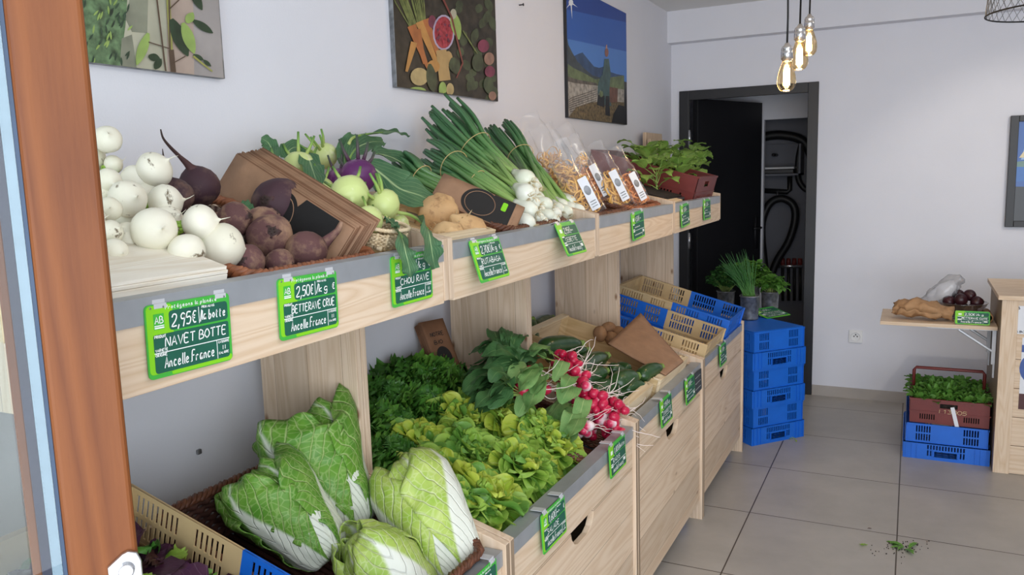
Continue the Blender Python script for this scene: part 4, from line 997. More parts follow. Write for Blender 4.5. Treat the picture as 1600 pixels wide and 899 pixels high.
BEE = [
 (311,293,31,.20,(-.35,-.3,.86),1,'beetroot standing highest at the wall with a long curled tail'),
 (276,306,26,.27,(.2,.2,-.9),1,'purple beetroot tucked right behind the turnip heap'),
 (368,343,27,.36,(.9,.2,.2),0,'brown beetroot left of the paper bags, showing its crown'),
 (436,320,41,.30,(.2,-.9,.2),1,'big dark purple beetroot under the paper bags'),
 (412,353,31,.36,(.5,.4,.7),0,'brown beetroot wedged behind the front row of beetroots'),
 (422,370,35,.42,(.7,-.6,.3),0,'large brown beetroot with a round scar in the middle of the basket'),
 (480,353,23,.37,(.4,.6,.6),1,'small dark beetroot peeping out under the paper bags'),
 (478,393,32,.485,(-.35,-.86,-.38),0,'front beetroot with a thick pale tail pointing up to the right'),
 (528,391,24,.48,(.6,-.4,.5),0,'small beetroot at the right end of the basket'),
 (438,411,22,.50,(.8,.2,-.2),0,'small shaded beetroot at the basket front under the scarred one'),
 (386,409,27,.50,(.4,-.8,.2),0,'dark elongated beetroot at the basket front beside the turnip'),
 (346,352,22,.32,(.5,.5,.5),0,'beetroot half hidden between turnips and basket rim'),
 (500,372,20,.38,(.5,.5,.5),1,'dark beetroot in the shadow beneath the bag stack')]
def tailed_beet(label, u, v, rpx, x, path, radii):
    p = at(u, v, 0, x); t = thing('beetroot', label, 'beetroot', group='beetroots'); q = at(*path[0]); t.matrix_world = aim(p, p-q, 0, pxr(rpx, p)/.0395)
    bd = [c for c in kids(bp1) if c.name.startswith('beet_root')][0].copy(); COL.objects.link(bd); bd.parent = t
    inv = t.matrix_world.inverted(); P = smooth_path([inv @ at(*c) for c in path], 5)
    MB().tube(P, list(np.interp(np.linspace(0,1,len(P)), np.linspace(0,1,len(radii)), radii)), 9).build('tail', V_['beet'], t)
bp1, bp2 = make_beet(V_['beet']), make_beet(V_['beet_d']); used = [0, 0]
for i, (u, v, r, x, d, k, lab) in enumerate(BEE):
    if i == 7: tailed_beet(lab, u, v, r, x, [(503,383,0,.495),(513,374,0,.505),(522,366,0,.512),(529,358,0,.518),(534,347,0,.522)], [.013,.010,.0075,.006,.0035]); continue
    p = at(u, v, 0, x); sc = pxr(r, p)/.0395; pr_ = (bp1, bp2)[k]
    mx = aim(p, d, i*.9, sc)
    if not used[k] and i != 0: pr_.matrix_world = mx; tag(pr_, lab, 'beetroot', 'beetroots'); used[k] = 1
    elif i == 0:
        t = thing('beetroot', lab, 'beetroot', (0,0,0), group='beetroots'); t.matrix_world = aim(p, (-.2,-.25,1), 0, sc)
        bd = [c for c in kids(bp2) if c.name.startswith('beet_root')][0].copy(); COL.objects.link(bd); bd.parent = t; bd.rotation_euler = (PI,0,0)
        inv = t.matrix_world.inverted(); P = smooth_path([inv @ at(a, b, 0, .2) for a, b in ((302,268),(294,258),(281,245),(266,230),(255,216),(251,202))], 5)
        MB().tube(P, list(np.interp(np.linspace(0,1,len(P)), [0,.15,.4,1], [.016,.008,.004,.0012])), 9).build('tail', V_['beet_tail'], t)
    else: dup(pr_, lab, mx, group='beetroots')
# ------------------------------------------------------------------ stack of printed paper bags leaning over the beetroots
def flat_bags(n, quad, name, label, gap, printed, mat='kraft', thick=.0009, cat='paper bags', jit=.004, seed=1, rise=0):
    """sheaf of flat bags: quad = four corners of the front bag (origin, +x, +x+y, +y); later bags stand behind it along -normal"""
    rnd = random.Random(seed); o, a, b, c = [Vector(q) for q in quad]
    ax = (a-o); ay = (c-o); nz = ax.cross(ay).normalized(); t = thing(name, label, cat, o)
    lx, ly = ax.length, ay.length; ux = ax.normalized(); uy = nz.cross(ux)
    t.matrix_world = frame(o, ux, uy, nz)
    for k in range(n):
        q = MB(); dx, dy = (0, 0) if k == 0 else (rnd.uniform(-jit,jit), rnd.uniform(-jit,jit)*.6+k*rise); z = -k*gap
        X = np.zeros((9, 5, 3))
        for i in range(9):
            for j in range(5):
                s, r_ = i/8, j/4; bow = -.0012*k*math.sin(PI*s)*.5
                X[i, j] = (dx+lx*s, dy+ly*r_, z+bow)
        q.grid(X); o_ = q.build('paper_bag', M[mat if k % 2 == 0 or mat != 'kraft' else 'kraft_d'], t, True, solid=thick)
    if printed: printed(t, lx, ly)
    return t
def print_c(t, lx, ly): print_a(t, lx, ly, False)
def print_a(t, lx, ly, patch=True):
    q = MB(); zz = .0014
    pts_ = [(lx*.58,0.002),(lx*.90,0.002),(lx*.90,ly-.002),(lx*.64,ly-.002),(lx*.61,ly*.8),(lx*.58,ly*.72),(lx*.57,ly*.5),(lx*.54,ly*.42),(lx*.55,ly*.2)]
    q.poly(pts_, zz, zz+.0003)
    for r in (0,):
        a = [(lx*.52+.052*math.cos(i*PI/20), ly*.5+.052*math.sin(i*PI/20)) for i in range(40)]; q.poly(a, zz, zz+.0002)
    q.build('black_print', M['ink'], t, False)
    g = MB(); a = [(lx*.52+.042*math.cos(i*2*PI/32), ly*.5+.042*math.sin(i*2*PI/32), zz+.0006) for i in range(32)]; g.tube(a, .0010, 4, closed=True)
    for i in range(5): g.box((lx*.93, ly*(.2+.1*i), zz), (lx*.94, ly*(.26+.1*i), zz+.0003))
    g.build('brown_print', M['kraft'], t, False)
    if not patch: return
    g = MB().poly(rr(lx*.76,ly*.55,lx*.82,ly*.85,.004), zz+.0004, zz+.0008); g.build('green_print', M['lime'], t, False)
T1, T2 = at(370, 240, 0, .15), at(553, 358, 0, .535)
dn = (at(553, 402, 0, .55)-T2); nx_ = (T2-T1).normalized(); dn = dn-nx_*dn.dot(nx_); dn = dn.normalized()*.12
flat_bags(18, (T1+dn, T2+dn, T2, T1), 'paper_bag_stack', 'sheaf of flat brown paper bags lying across the beetroots, black printed lower end', .0030, print_c, seed=3, jit=.003, rise=.0024)
# ------------------------------------------------------------------ kohlrabi
kc = slope('up', .215, 1.39, .0)
cagette(.42, .17, .030, 'thin wooden crate holding the kohlrabi', tray_mat(kc))
pb = at(640, 368, 0, .5)
bk = basket(.16, .13, .045, M['thin_wood_y'], 'small pale chip basket under the front kohlrabi', tray_mat(slope('up', .095, 1.378, .0312)), rows=6, n=80, rim=.0025)
def make_kohl(mat, stm):
    t = thing('kohlrabi', '', 'kohlrabi'); r = .042
    pr = [(0,-r*.92),(.005,-r*.90),(.008,-r*.80),(.012,-r*.79),(.020,-r*.72),(.0215,-r*.70),(.031,-r*.5),(.0325,-r*.46),(.041,-r*.05),(.040,r*.3),(.032,r*.62),(.020,r*.80),(.010,r*.86),(0,r*.88)]
    MB().lathe(pr, 26, wob=.04, seed=2).build('bulb', mat, t)
    s = MB()
    for k in range(6):
        a = k*GOLD; q = .6+.35*(k % 3); s.tube([(.022*math.cos(a),.022*math.sin(a),r*.72),(.036*math.cos(a),.036*math.sin(a),r*(1.0+.25*q)),(.045*math.cos(a),.045*math.sin(a),r*(1.3+.5*q))], [.0048,.0036,.003], 7)
    s.build('leaf_stalk', stm, t); return t
KO = [(547,304,30,.42,(.55,-.55,-.35),0,'large pale green kohlrabi showing its round base'),
 (600,322,27,.46,(.3,.3,-.5),0,'whitish green kohlrabi in the centre with leaves hanging over the edge'),
 (560,277,29,.27,(.3,-.3,-.6),1,'purple kohlrabi among the leaves'),
 (576,346,24,.50,(.6,-.4,-.2),0,'pale kohlrabi low at the tip of the paper bags'),
 (626,350,15,.47,(.7,.2,-.1),0,'small kohlrabi under the hanging leaf stalks'),
 (468,262,26,.14,(.2,-.4,-.7),0,'pale kohlrabi at the back behind the bag stack'),
 (507,245,22,.10,(.2,.5,-.6),0,'pale kohlrabi nearest the wall'),
 (500,300,24,.22,(.4,-.4,-.4),0,'kohlrabi in shade behind the bag stack'),
 (530,285,22,.2,(.4,-.4,-.4),1,'second purple kohlrabi, mostly hidden by the pale one'),
 (588,372,20,.47,(.4,-.2,-.4),0,'kohlrabi at the bottom of the crate, in front')]
k1, k2 = make_kohl(V_['kohl'], V_['stalk']), make_kohl(V_['kohl_p'], V_['stalk_p']); used = [0, 0]
for i, (u, v, r, x, d, k, lab) in enumerate(KO[:9]):
    p = at(u, v, 0, x); sc = pxr(r, p)/.041; pr_ = (k1, k2)[k]; mx = aim(p, (-d[0],-d[1],-d[2]), i*1.1, sc)
    if not used[k]: pr_.matrix_world = mx; tag(pr_, lab, 'kohlrabi', 'kohlrabi heap'); used[k] = 1
    else: dup(pr_, lab, mx, group='kohlrabi heap')
def kohl_leaf(label, path, wpx, up=(.7,-.6,.5), stalk=None, ruff=.006, seed=0, mat='kohl_leaf', name='kohlrabi_leaf', prof=(.25,.8,1.0,.92,.75,.2), cup=.12):
    P = [at(u, v, 0, x) for u, v, x in path]; t = thing(name, label, 'leaf', P[0]); P = [p-t.location for p in P]
    q = MB(); W0 = pxr(wpx, P[len(P)//2]+t.location); blade(q, P, W0, up, prof=list(prof), nv=9, cup=cup, ruff=ruff, rf=3.3, ph=seed, n=5); q.build('leaf_blade', V_[mat], t)
    if stalk:
        Q = smooth_path([at(u, v, 0, x)-t.location for u, v, x in stalk]+P[:2], 5); MB().tube(Q, list(np.linspace(.0045,.0025,len(Q))), 7).build('leaf_stalk', V_['stalk'], t)
    return t
kohl_leaf('long grey green leaf hanging down over the price label', [(616,352,.52),(628,372,.60),(634,395,.634),(640,420,.636),(641,433,.636)], 17, (1,-.4,.2), [(601,338,.48)])
kohl_leaf('broad drooping leaf hanging over the tray edge', [(655,345,.54),(668,358,.61),(673,380,.636),(676,400,.637),(680,420,.637)], 22, (1,-.2,.2), [(620,332,.47),(640,336,.5)], seed=1, prof=(.4,.9,.9,1,.9,.3))
kohl_leaf('large dark leaf spreading right towards the onions', [(575,255,.25),(600,275,.28),(625,295,.33),(655,305,.36),(678,316,.38)], 33, (.6,-.6,.7), seed=2)
kohl_leaf('grey leaf with a pale back lying flat against the onions', [(585,240,.2),(610,245,.2),(640,262,.22),(664,285,.25)], 24, (.5,-.4,.8), seed=5)
kohl_leaf('upright leaf at the top of the kohlrabi heap', [(545,250,.2),(556,232,.17),(580,222,.14),(600,222,.12)], 18, (.6,-.7,.4), [(538,275,.25)], seed=3)
kohl_leaf('thin leaf arching up towards the spring onions', [(572,210,.12),(598,207,.1),(618,206,.09),(630,210,.09),(640,212,.09)], 9, (.4,-.7,.7), [(545,225,.16),(552,215,.14)], seed=4, ruff=.004)
kohl_leaf('grey green leaf drooping behind the paper bags', [(478,235,.14),(484,252,.18),(490,270,.22),(497,290,.26)], 20, (.9,-.6,.2), seed=6)
kohl_leaf('small green leaf sticking out above the paper bags', [(430,248,.14),(424,232,.1),(418,222,.08),(408,216,.07)], 13, (.7,-.6,.5), [(452,262,.16)], seed=7)
kohl_leaf('green leaf at the wall above the bag stack', [(455,252,.12),(450,238,.1),(462,230,.09),(478,236,.09)], 15, (.7,-.6,.5), seed=8)
kohl_leaf('dark leaf between the purple kohlrabi and the onions', [(600,262,.24),(612,280,.27),(618,300,.3),(612,318,.34)], 20, (.8,-.6,.3), seed=9)
kohl_leaf('leaf standing behind the purple kohlrabi', [(540,262,.2),(538,240,.16),(544,222,.14),(552,210,.13)], 14, (.7,-.7,.3), [(536,300,.3)], seed=10)
kohl_leaf('small leaf at the foot of the whitish kohlrabi', [(604,340,.5),(612,348,.53),(622,356,.56)], 9, (.7,-.3,.7), seed=11)
kohl_leaf('dark green leaf poking out left of the beetroots', [(392,330,.30),(384,322,.28),(376,318,.27)], 10, (.7,-.6,.5), seed=12)
# ------------------------------------------------------------------ rutabagas
cagette(.30, .27, .05, 'shallow wooden crate under the rutabagas', tray_mat(slope('up', .16, 1.655, 0)))
def make_ruta(seed):
    t = thing('rutabaga', '', 'rutabaga'); r = .05
    pr = [(0,-r*1.3),(.006,-r*1.27),(.016,-r*1.05),(.032,-r*.75),(.045,-r*.35),(.050,0),(.047,r*.38),(.038,r*.68),(.026,r*.84),(.022,r*.98),(.017,r*1.02),(0,r*1.02)]
    MB().lathe(pr, 30, wob=.28, seed=seed, freq=1.4).build('root', V_['ruta'], t)
    s = MB()
    rnd = random.Random(seed)
    for k in range(12):
        a, z = rnd.uniform(0, 6.3), rnd.uniform(-r*1.0, -r*.3); s.tube([(.03*math.cos(a),.03*math.sin(a),z),(.055*math.cos(a+.2),.055*math.sin(a+.2),z-.008)], [.0012,.0004], 5)
    s.build('root_hair', V_['root'], t); return t
r0 = make_ruta(4)
for i, (u, v, r, x, d, lab) in enumerate([(686,336,32,.40,(.2,.3,.9),'knobbly tan rutabaga at the back, beside the brown bags'), (730,364,30,.50,(.4,.5,-.7),'smooth pale rutabaga at the tray edge with a cut shoulder'), (697,372,28,.50,(.7,-.5,.2),'rutabaga at the front left of its crate, half below the edge'), (668,352,22,.36,(.5,.5,.5),'rutabaga in the shade behind the hanging kohlrabi leaf')]):
    p = at(u, v, 0, x); mx = aim(p, d, i*1.7, pxr(r, p)/.05)
    if i == 0: r0.matrix_world = mx; tag(r0, lab, 'rutabaga', 'rutabagas')
    else: dup(r0, lab, mx, group='rutabagas')
# second sheaf of bags, standing in front of the onions
basket(.46, .42, .036, M['wicker'], 'dark cane basket under the spring onions', tray_mat(slope('up', .245, 2.09, 0)))
A_, B_ = at(672, 310, 0, .36), at(802, 365, 0, .56); C_ = at(815, 322, 0, .55); D_ = at(668, 284, 0, .345)
nB = (B_-A_).normalized(); U_ = (C_-B_); U_ = U_-nB*U_.dot(nB)
flat_bags(10, (A_, B_, B_+U_, A_+U_), 'paper_bag_stack', 'sheaf of flat brown paper bags with black print standing before the spring onions', .0018, print_a, seed=5, jit=.002)
# ------------------------------------------------------------------ spring onions
def make_bulb_mesh():
    r = .02; pr = [(0,-r*1.0),(.006,-r*.97),(.0135,-r*.75),(.0185,-r*.35),(.020,0),(.0190,r*.4),(.0155,r*.85),(.0115,r*1.3),(.0088,r*1.75),(.0078,r*2.1)]
    q = MB().lathe(pr, 20, wob=.04, seed=1)
    rnd = random.Random(4)
    for k in range(14):
        a = rnd.uniform(0, 6.3); b = rnd.uniform(.001,.005); c = rnd.uniform(.004,.014)
        q.tube([(b*math.cos(a),b*math.sin(a),-r*.95),(c*math.cos(a),c*math.sin(a),-r*1.15),(c*1.3*math.cos(a+.4),c*1.3*math.sin(a+.4),-r*(1.25+.3*rnd.random()))], [.0008,.0006,.0003], 4, mi=1)
    return q
BULB = make_bulb_mesh().build('bulb', [V_['onion_bulb'], V_['root']])
first_bulb = [True]
def onion_bunch(label, bulbs, band, tip, rb, rt, nl=4, seed=0):
    """bulbs: (u, v, x, rpx); band: (u, v, x); tip: (u, v, x); rb, rt: bunch radius at band and tip (px)"""
    rnd = random.Random(seed); B = at(*band[:2], 0, band[2]); T = at(*tip[:2], 0, tip[2]); t = thing('spring_onion_bunch', label, 'spring onions', B, group='spring onion bunches')
    ax = (T-B).normalized(); s1 = ax.cross(Vector((0,0,1))).normalized(); s2 = s1.cross(ax)
    rb_, rt_ = pxr(rb, B), pxr(rt, T); n = len(bulbs)
    for i, (u, v, x, r) in enumerate(bulbs):
        p = at(u, v, 0, x); sc = pxr(r, p)/.020; a = i*GOLD; q = math.sqrt((i+.6)/n)
        bp = B+(s1*math.cos(a)+s2*math.sin(a))*rb_*.72*q
        d = (bp-p).normalized()
        if first_bulb[0]: o = BULB; first_bulb[0] = False
        else: o = BULB.copy(); COL.objects.link(o)
        o.parent = t; o.matrix_local = Matrix.Translation(-t.location) @ aim(p, d, rnd.uniform(0,6), sc*1.22)
        m = MB(); neck = p+d*.036*sc
        for k in range(nl):
            aa = a+rnd.uniform(-.9,.9)+k*.7; qq = min(1, q*rnd.uniform(.55,1.25)+.1)
            off = (s1*math.cos(aa)+s2*math.sin(aa))
            b2 = B+off*rb_*.9*qq; ln = rnd.uniform(.84,1.06)
            tp_ = B+(T-B)*ln+off*rt_*qq
            md = (b2+tp_)/2+off*rt_*.12
            P = smooth_path([p+d*.02*sc, neck, (neck*.5+b2*.5)+off*.002, b2, md, tp_], 4)
            R_ = list(np.interp(np.linspace(0,1,len(P)), [0,.18,.35,.6,.9,1], [.0085*sc,.0080*sc,.0072,.0078,.0064,.0052]))
            m.tube([x_-t.location for x_ in P], R_, 7)
        m.build('green_stalk', V_['onion_leaf'], t)
    g = MB(); P = [(s1*math.cos(i*PI/16)+s2*math.sin(i*PI/16))*rb_*1.12 for i in range(32)]; g.tube(P, .0013, 6, closed=True)
    g.build('rubber_band', M['rubber'], t)
    return t
onion_bunch('fat bunch of spring onions leaning highest against the wall', [(822,281,.47,13),(830,290,.44,12),(822,303,.50,13),(838,293,.42,8),(812,296,.45,11),(840,311,.47,10),(846,322,.48,8),(815,288,.43,11),(832,300,.46,9)], (742,232,.24), (688,178,.10), 27, 36, 4, 1)
onion_bunch('bunch of spring onions at the right, beside the pasta bags', [(889,318,.47,11),(884,333,.51,10),(903,331,.52,10),(866,335,.52,10),(893,328,.50,9),(878,322,.47,9),(872,328,.49,9)], (813,245,.25), (780,203,.13), 20, 24, 4, 2)
onion_bunch('dark bunch of spring onions lying below the highest one', [(827,329,.52,12),(823,349,.545,12),(852,320,.50,10),(840,340,.53,9),(847,346,.54,8),(833,318,.50,10)], (710,262,.26), (672,240,.15), 24, 30, 4, 3)
onion_bunch('bunch of spring onions lowest in the pile with hidden bulbs', [(857,338,.53,9),(866,345,.545,8),(842,330,.50,9),(836,346,.52,9)], (745,285,.33), (690,250,.2), 18, 26, 4, 4)
onion_bunch('short bunch of spring onions at the far left beside the kohlrabi leaves', [(742,325,.42,9),(752,318,.42,9),(758,330,.43,9),(765,322,.42,9),(748,332,.43,9)], (659,276,.26), (626,250,.18), 17, 22, 4, 5)
# ------------------------------------------------------------------ pasta bags in a cane basket
basket(.46, .40, .040, M['wicker'], 'cane basket holding the clear pasta bags', tray_mat(slope('up', .235, 2.655, 0)), M['wicker'])
basket(.48, .40, .040, M['wicker'], 'empty looking cane basket right of the pasta bags', tray_mat(slope('up', .245, 3.095, 0)), M['wicker_l'])
def pasta_fill(seed, w, h, d, mat):
    rnd = random.Random(seed); q = MB()
    for k in range(70):
        c = Vector((rnd.uniform(-.30,.30)*w, rnd.uniform(-.28,.28)*d, h*(.04+.92*rnd.random()))); r = rnd.uniform(.012,.024); 
        n = Vector((rnd.uniform(-1,1), rnd.uniform(-1,1), rnd.uniform(-1,1))).normalized(); a = n.orthogonal().normalized(); b = n.cross(a); s0 = rnd.uniform(0,6.3); ln = rnd.uniform(2.6,6.0)
        V = []; m_ = 12
        for i in range(m_):
            th = s0+ln*i/(m_-1); pp = c+(a*math.cos(th)+b*math.sin(th))*r*(1+.3*i/m_); ww = n*.0034
            pp.x = max(-w*.44, min(w*.44, pp.x)); pp.y = max(-d*.44, min(d*.44, pp.y)); pp.z = max(.003, pp.z)
            V += [tuple(pp+ww), tuple(pp-ww)]
        q.add(V, [(2*i,2*i+1,2*i+3,2*i+2) for i in range(m_-1)])
    return q
def pasta_bag(label, base, up, w, h, hf, d, seed, mat, lab=True, yaw=0):
    """clear bag: base point, up direction; hf = filled height"""
    t = thing('pasta_bag', label, 'pasta bag', group='clear pasta bags'); z = Vector(up).normalized(); face = Vector((.75,-.66,0)); face = (face-z*face.dot(z)).normalized()
    y = -face; x = y.cross(z)
    t.matrix_world = frame(base, x, y, z) @ Matrix.Rotation(yaw, 4, 'Z')
    pasta_fill(seed, w, hf, d, mat).build('pasta', V_[mat], t, solid=.0008)
    rnd = random.Random(seed); q = MB(); nu, nv = 16, 28; X = np.zeros((nu, nv, 3))
    for i in range(nu):
        s = i/(nu-1); zz = h*s; full = 1 if zz < hf else max(.0, 1-(zz-hf)/(h-hf))
        dd = d*(.12+.88*full**.8); ww = w*(1-.16*max(0,(zz-hf)/(h-hf)))
        for j in range(nv):
            a = 2*PI*j/(nv-1); c_, s_ = math.cos(a), math.sin(a)
            X[i, j] = (ww/2*np.sign(c_)*abs(c_)**.6, dd/2*np.sign(s_)*abs(s_)**.7, zz)
    amp = .003+.0
    X = noisy(X, .006, 45, seed)
    up_ = np.linspace(0,1,nu)[:,None]; X += np.stack([noisy(X*1.0, .012, 30, seed+3)[...,k]-X[...,k] for k in range(3)], -1)*np.clip((up_*h-hf)/(h-hf),0,1)[...,None]
    q.grid(X); q.build('clear_bag', M['cello'], t)
    if lab:
        l = MB(); l.poly(rr(-w*.02,hf*.12,w*.30,hf*1.02,.003), 0, .0006, 0, frame((0,-d*.5-.004,0),(1,0,0),(0,0,1),(0,-1,0)))
        l.build('paper_label', M['white_paper'], t, False)
        l = MB(); c_ = [(w*.14+w*.11*math.cos(i*PI/12), hf*.66+w*.16*math.sin(i*PI/12)) for i in range(24)]; l.poly(c_, .0007, .001, 0, frame((0,-d*.5-.004,0),(1,0,0),(0,0,1),(0,-1,0)))
        for k in range(3): l.box((w*.04,-d*.5-.0052,hf*(.2+.07*k)),(w*.24,-d*.5-.0047,hf*(.225+.07*k)))
        l.build('label_print', M['zinc_dull'], t, False)
    return t
UPB = Vector((-.38,-.22,.9))
for i, (u, v, x, w, h, hf, d, mt, lb, lab) in enumerate([
  (925,337,.535,.105,.27,.13,.06,'pasta',True,'clear bag of pasta at the tray front beside the onions, label leaning left'),
  (902,312,.40,.115,.30,.15,.06,'pasta',False,'clear bag of pasta standing behind the front one'),
  (940,316,.46,.10,.27,.14,.055,'pasta_r',True,'clear bag of pasta second from the left with a white label strip'),
  (972,322,.53,.10,.26,.135,.055,'pasta',True,'clear bag of round pasta third from the left'),
  (1000,321,.545,.095,.25,.13,.05,'pasta_r',True,'clear bag of orange pasta at the right end of the basket'),
  (880,296,.28,.12,.32,.16,.06,'pasta',False,'clear bag of pasta at the back near the wall, crumpled top'),
  (925,298,.30,.11,.30,.15,.055,'pasta',False,'clear bag of pasta at the back right, mostly hidden')]):
    pasta_bag(lab, at(u, v, 0, x), UPB, w, h, hf, d, 20+i, mt, lb, (i % 3-1)*.12)
# ------------------------------------------------------------------ seedlings in the last unit
mc = slope('up', .285, 4.015, 0)
flat_crate(.56, .40, .15, M['maroon'], 'maroon plastic crate of seedlings at the far end of the top shelf', tray_mat(mc))
cagette(.10, .22, .05, 'tiny pale wooden punnet at the tray edge before the seedlings', tray_mat(slope('up', .055, 3.50, 0)), solid=True)
soil = tag(MB().box((-.26,-.175,.013),(.26,.175,.052)).build('potting_soil', M['soil'], None, False), 'dark potting soil under the seedlings in the maroon crate', 'soil', kind='stuff'); soil.matrix_world = tray_mat(mc)
tr = thing('seedling_tray', 'black plastic tray of big leaved seedlings before the maroon crate', 'seedling tray', mat=tray_mat(slope('up', .27, 3.58, 0)))
MB().box((-.24,-.17,.001),(.24,.17,.05)).build('tray_body', M['black'], tr, False, bevel=.006); MB().box((-.225,-.155,.0505),(.225,.155,.056)).build('soil', M['soil'], tr, False)
def make_seedling(seed, nl, h, lw, ll, mat, name='seedling', cat='seedling'):
    rnd = random.Random(seed); t = thing(name, '', cat); s = MB(); b = MB()
    s.tube([(0,0,-.01),(.004,0,h*.5),(0,.004,h)], [.003,.0026,.0016], 6)
    for k in range(nl):
        a = k*GOLD*1.0+rnd.uniform(-.3,.3); z = h*(.35+.65*(k+1)/nl); r = ll*(.3+.5*rnd.random())
        p = Vector((r*math.cos(a), r*math.sin(a), z+.02+rnd.uniform(-.01,.02)))
        s.tube([(0,0,z*.9), (p.x*.5,p.y*.5,z+.012), tuple(p)], [.0018,.0015,.0012], 5)
        X = leaf_grid(ll, lw, rnd.uniform(.1,1.1), rnd.uniform(.6,1.6), 8, 9, .15, .004, 2, rnd.uniform(0,6), prof=[.25,.85,1,.95,.7,.3,.05])
        b.grid(X, M=Matrix.Translation(p) @ Matrix.Rotation(a, 4, 'Z'))
    s.build('stem', V_['stalk'], t); b.build('leaves', V_[mat], t); return t
s0 = [make_seedling(3, 11, .10, .034, .066, 'seed_leaf'), make_seedling(9, 10, .13, .034, .066, 'seed_leaf')]; us = [0, 0]
for i, (u, v, x, k, yaw, lab) in enumerate([
  (1000,285,.22,1,.4,'tallest seedling, at the left beside the pasta bags'), (1015,300,.34,0,1.2,'seedling with leaves hanging over the empty basket'),
  (1030,280,.20,0,2.2,'seedling at the back in front of the planks'), (1048,300,.36,0,.2,'light green seedling in the middle of the tray'),
  (1062,308,.46,1,3.0,'light seedling drooping over the wooden punnet'), (1050,280,.24,1,4.0,'seedling behind the middle one'),
  (1075,302,.42,0,5.0,'seedling leaning right towards the maroon crate'), (1030,312,.44,0,3.7,'low seedling at the front left of the tray'), (1060,292,.34,0,1.0,'seedling between the middle one and the maroon crate'), (1090,290,.36,1,2.6,'seedling standing in the maroon crate at its front right'), (1070,272,.2,0,.9,'seedling at the back left of the maroon crate'), (1015,285,.26,0,4.4,'seedling just right of the tallest one')]):
    p = at(u, v, 0, x); sl = s0[k]
    if not us[k]: us[k] = 1; sl.location = p; sl.rotation_euler = (0,.1,yaw); sl.scale = (1.3,)*3; tag(sl, lab, 'seedling', 'big leaved seedlings')
    else: dup(sl, lab, None, p, (0.08,.1,yaw), 1.3, 'big leaved seedlings')
rs = rosette(31, 26, .03, .06, .016, .028, 1.4, .3, .4, 1.2, .010, 2.5, .2, lambda q, r: 0, 7, 9, prof=[.3,.4,.7,1,1,.8,.5])
fr_ = tag(rs.build('leafy_plug', V_['seed_dark']), 'dark curly plug plant at the front of the maroon crate', 'plug plant', 'dark plug plants')
k = 0
for ix, s in enumerate((.06, .16, .26, .36, .46)):
    for iy, dy in enumerate((-.11, .0, .11)):
        P = slope('up', s+.02, 4.015+dy, .062); lb = 'dark curly plug plant, row %s from the tray edge, %s of the maroon crate' % (['first','second','third','fourth','fifth'][ix], ['near side','middle','far side'][iy])
        o = fr_ if k == 0 else fr_.copy()
        if k: COL.objects.link(o)
        o.location = P; o.rotation_euler = (0, TH*.5, k*1.9); o.scale = (1.1,)*3; o['label'] = lb; k += 1
# ------------------------------------------------------------------ price labels along the upper edge
price_label('green price label reading NAVET BOTTE, nearest the door post', lab_on(UPX, 225, 479, -1.2), '2,95€', '/la botte', 'NAVET BOTTE', unit2='')
price_label('green price label reading BETTERAVE CRUE', lab_on(UPX, 433, 437, -1), '2,50€', '/kg', 'BETTERAVE CRUE', unit2='€', seed=3)
price_label('green price label reading CHOU RAVE, half covered by hanging leaves', lab_on(UPX, 610, 402, 0), '2,50€', '/kg', 'CHOU RAVE', unit2='€', seed=5)
price_label('green price label reading RUTABAGA', lab_on(UPX, 732, 377, 0, 17), '2,70€', '/kg', 'RUTABAGA', unit2='€', seed=7)
price_label('tilted green price label reading CEBETTE under the spring onions', lab_on(UPX, 866, 350, 0, 24), '2,95€', '~', 'CEBETTE', False, seed=9)
price_label('green price label under the pasta bags', lab_on(UPX, 986, 334, 3, 3), '4,50€', '~', '~~~~~', False, seed=11, origin='~~~~~~')
price_label('green price label under the seedlings, left of two at the far end', lab_on(UPX, 1063, 321, 3, 3), '1,50€', '~', '~~~~', False, seed=12, origin='~~~~~~')
price_label('last green price label at the far end of the top shelf', lab_on(UPX, 1099, 312, 0, 2), '1,50€', '~', '~~~~', False, seed=13, origin='~~~~~~')
# ------------------------------------------------------------------ lower bins: salad mix and cabbages
mixc = slope('low', .305, .805, 0)
crate(.60, .40, .20, [M['beige'], M['blue']], 'beige and blue plastic crate of mixed salad leaves beside the door post', tray_mat(mixc))
rnd = random.Random(5); q = MB(); mats = [V_['mix_p'], V_['mix_b'], V_['let_m'], V_['let_g'], V_['fris']]
for k in range(300):
    x, y = rnd.uniform(-.24,.25), rnd.uniform(-.14,.14); mi = rnd.choices([0,1,2,3,4], [34,34,14,10,10])[0]
    big = rnd.random() < .25 and mi < 2; Lf = rnd.uniform(.09,.15) if big else rnd.uniform(.045,.08)
    X = leaf_grid(Lf, Lf*rnd.uniform(.30,.46), rnd.uniform(-.1,.9), rnd.uniform(.3,1.4), 9, 11, rnd.uniform(-.2,.4), rnd.uniform(.005,.012), rnd.uniform(1.5,3), rnd.uniform(0,6), prof=[.2,.35,.7,1,1.05,.85,.4])
    q.grid(X, mi=mi, M=Matrix.Translation((x, y, .105+.035*rnd.random())) @ Matrix.Rotation(rnd.uniform(0,6.3),4,'Z') @ Matrix.Rotation(rnd.uniform(-.5,.5),4,'X'))
mx_ = tag(q.build('salad_mix', mats), 'loose purple, brown and green salad leaves filling the crate by the door', 'salad leaves', kind='stuff'); mx_.matrix_world = tray_mat(mixc)
basket(.56, .43, .12, M['wicker_d'], 'dark wicker basket holding the Chinese cabbages', tray_mat(slope('low', .30, 1.235, 0)), M['wicker'])
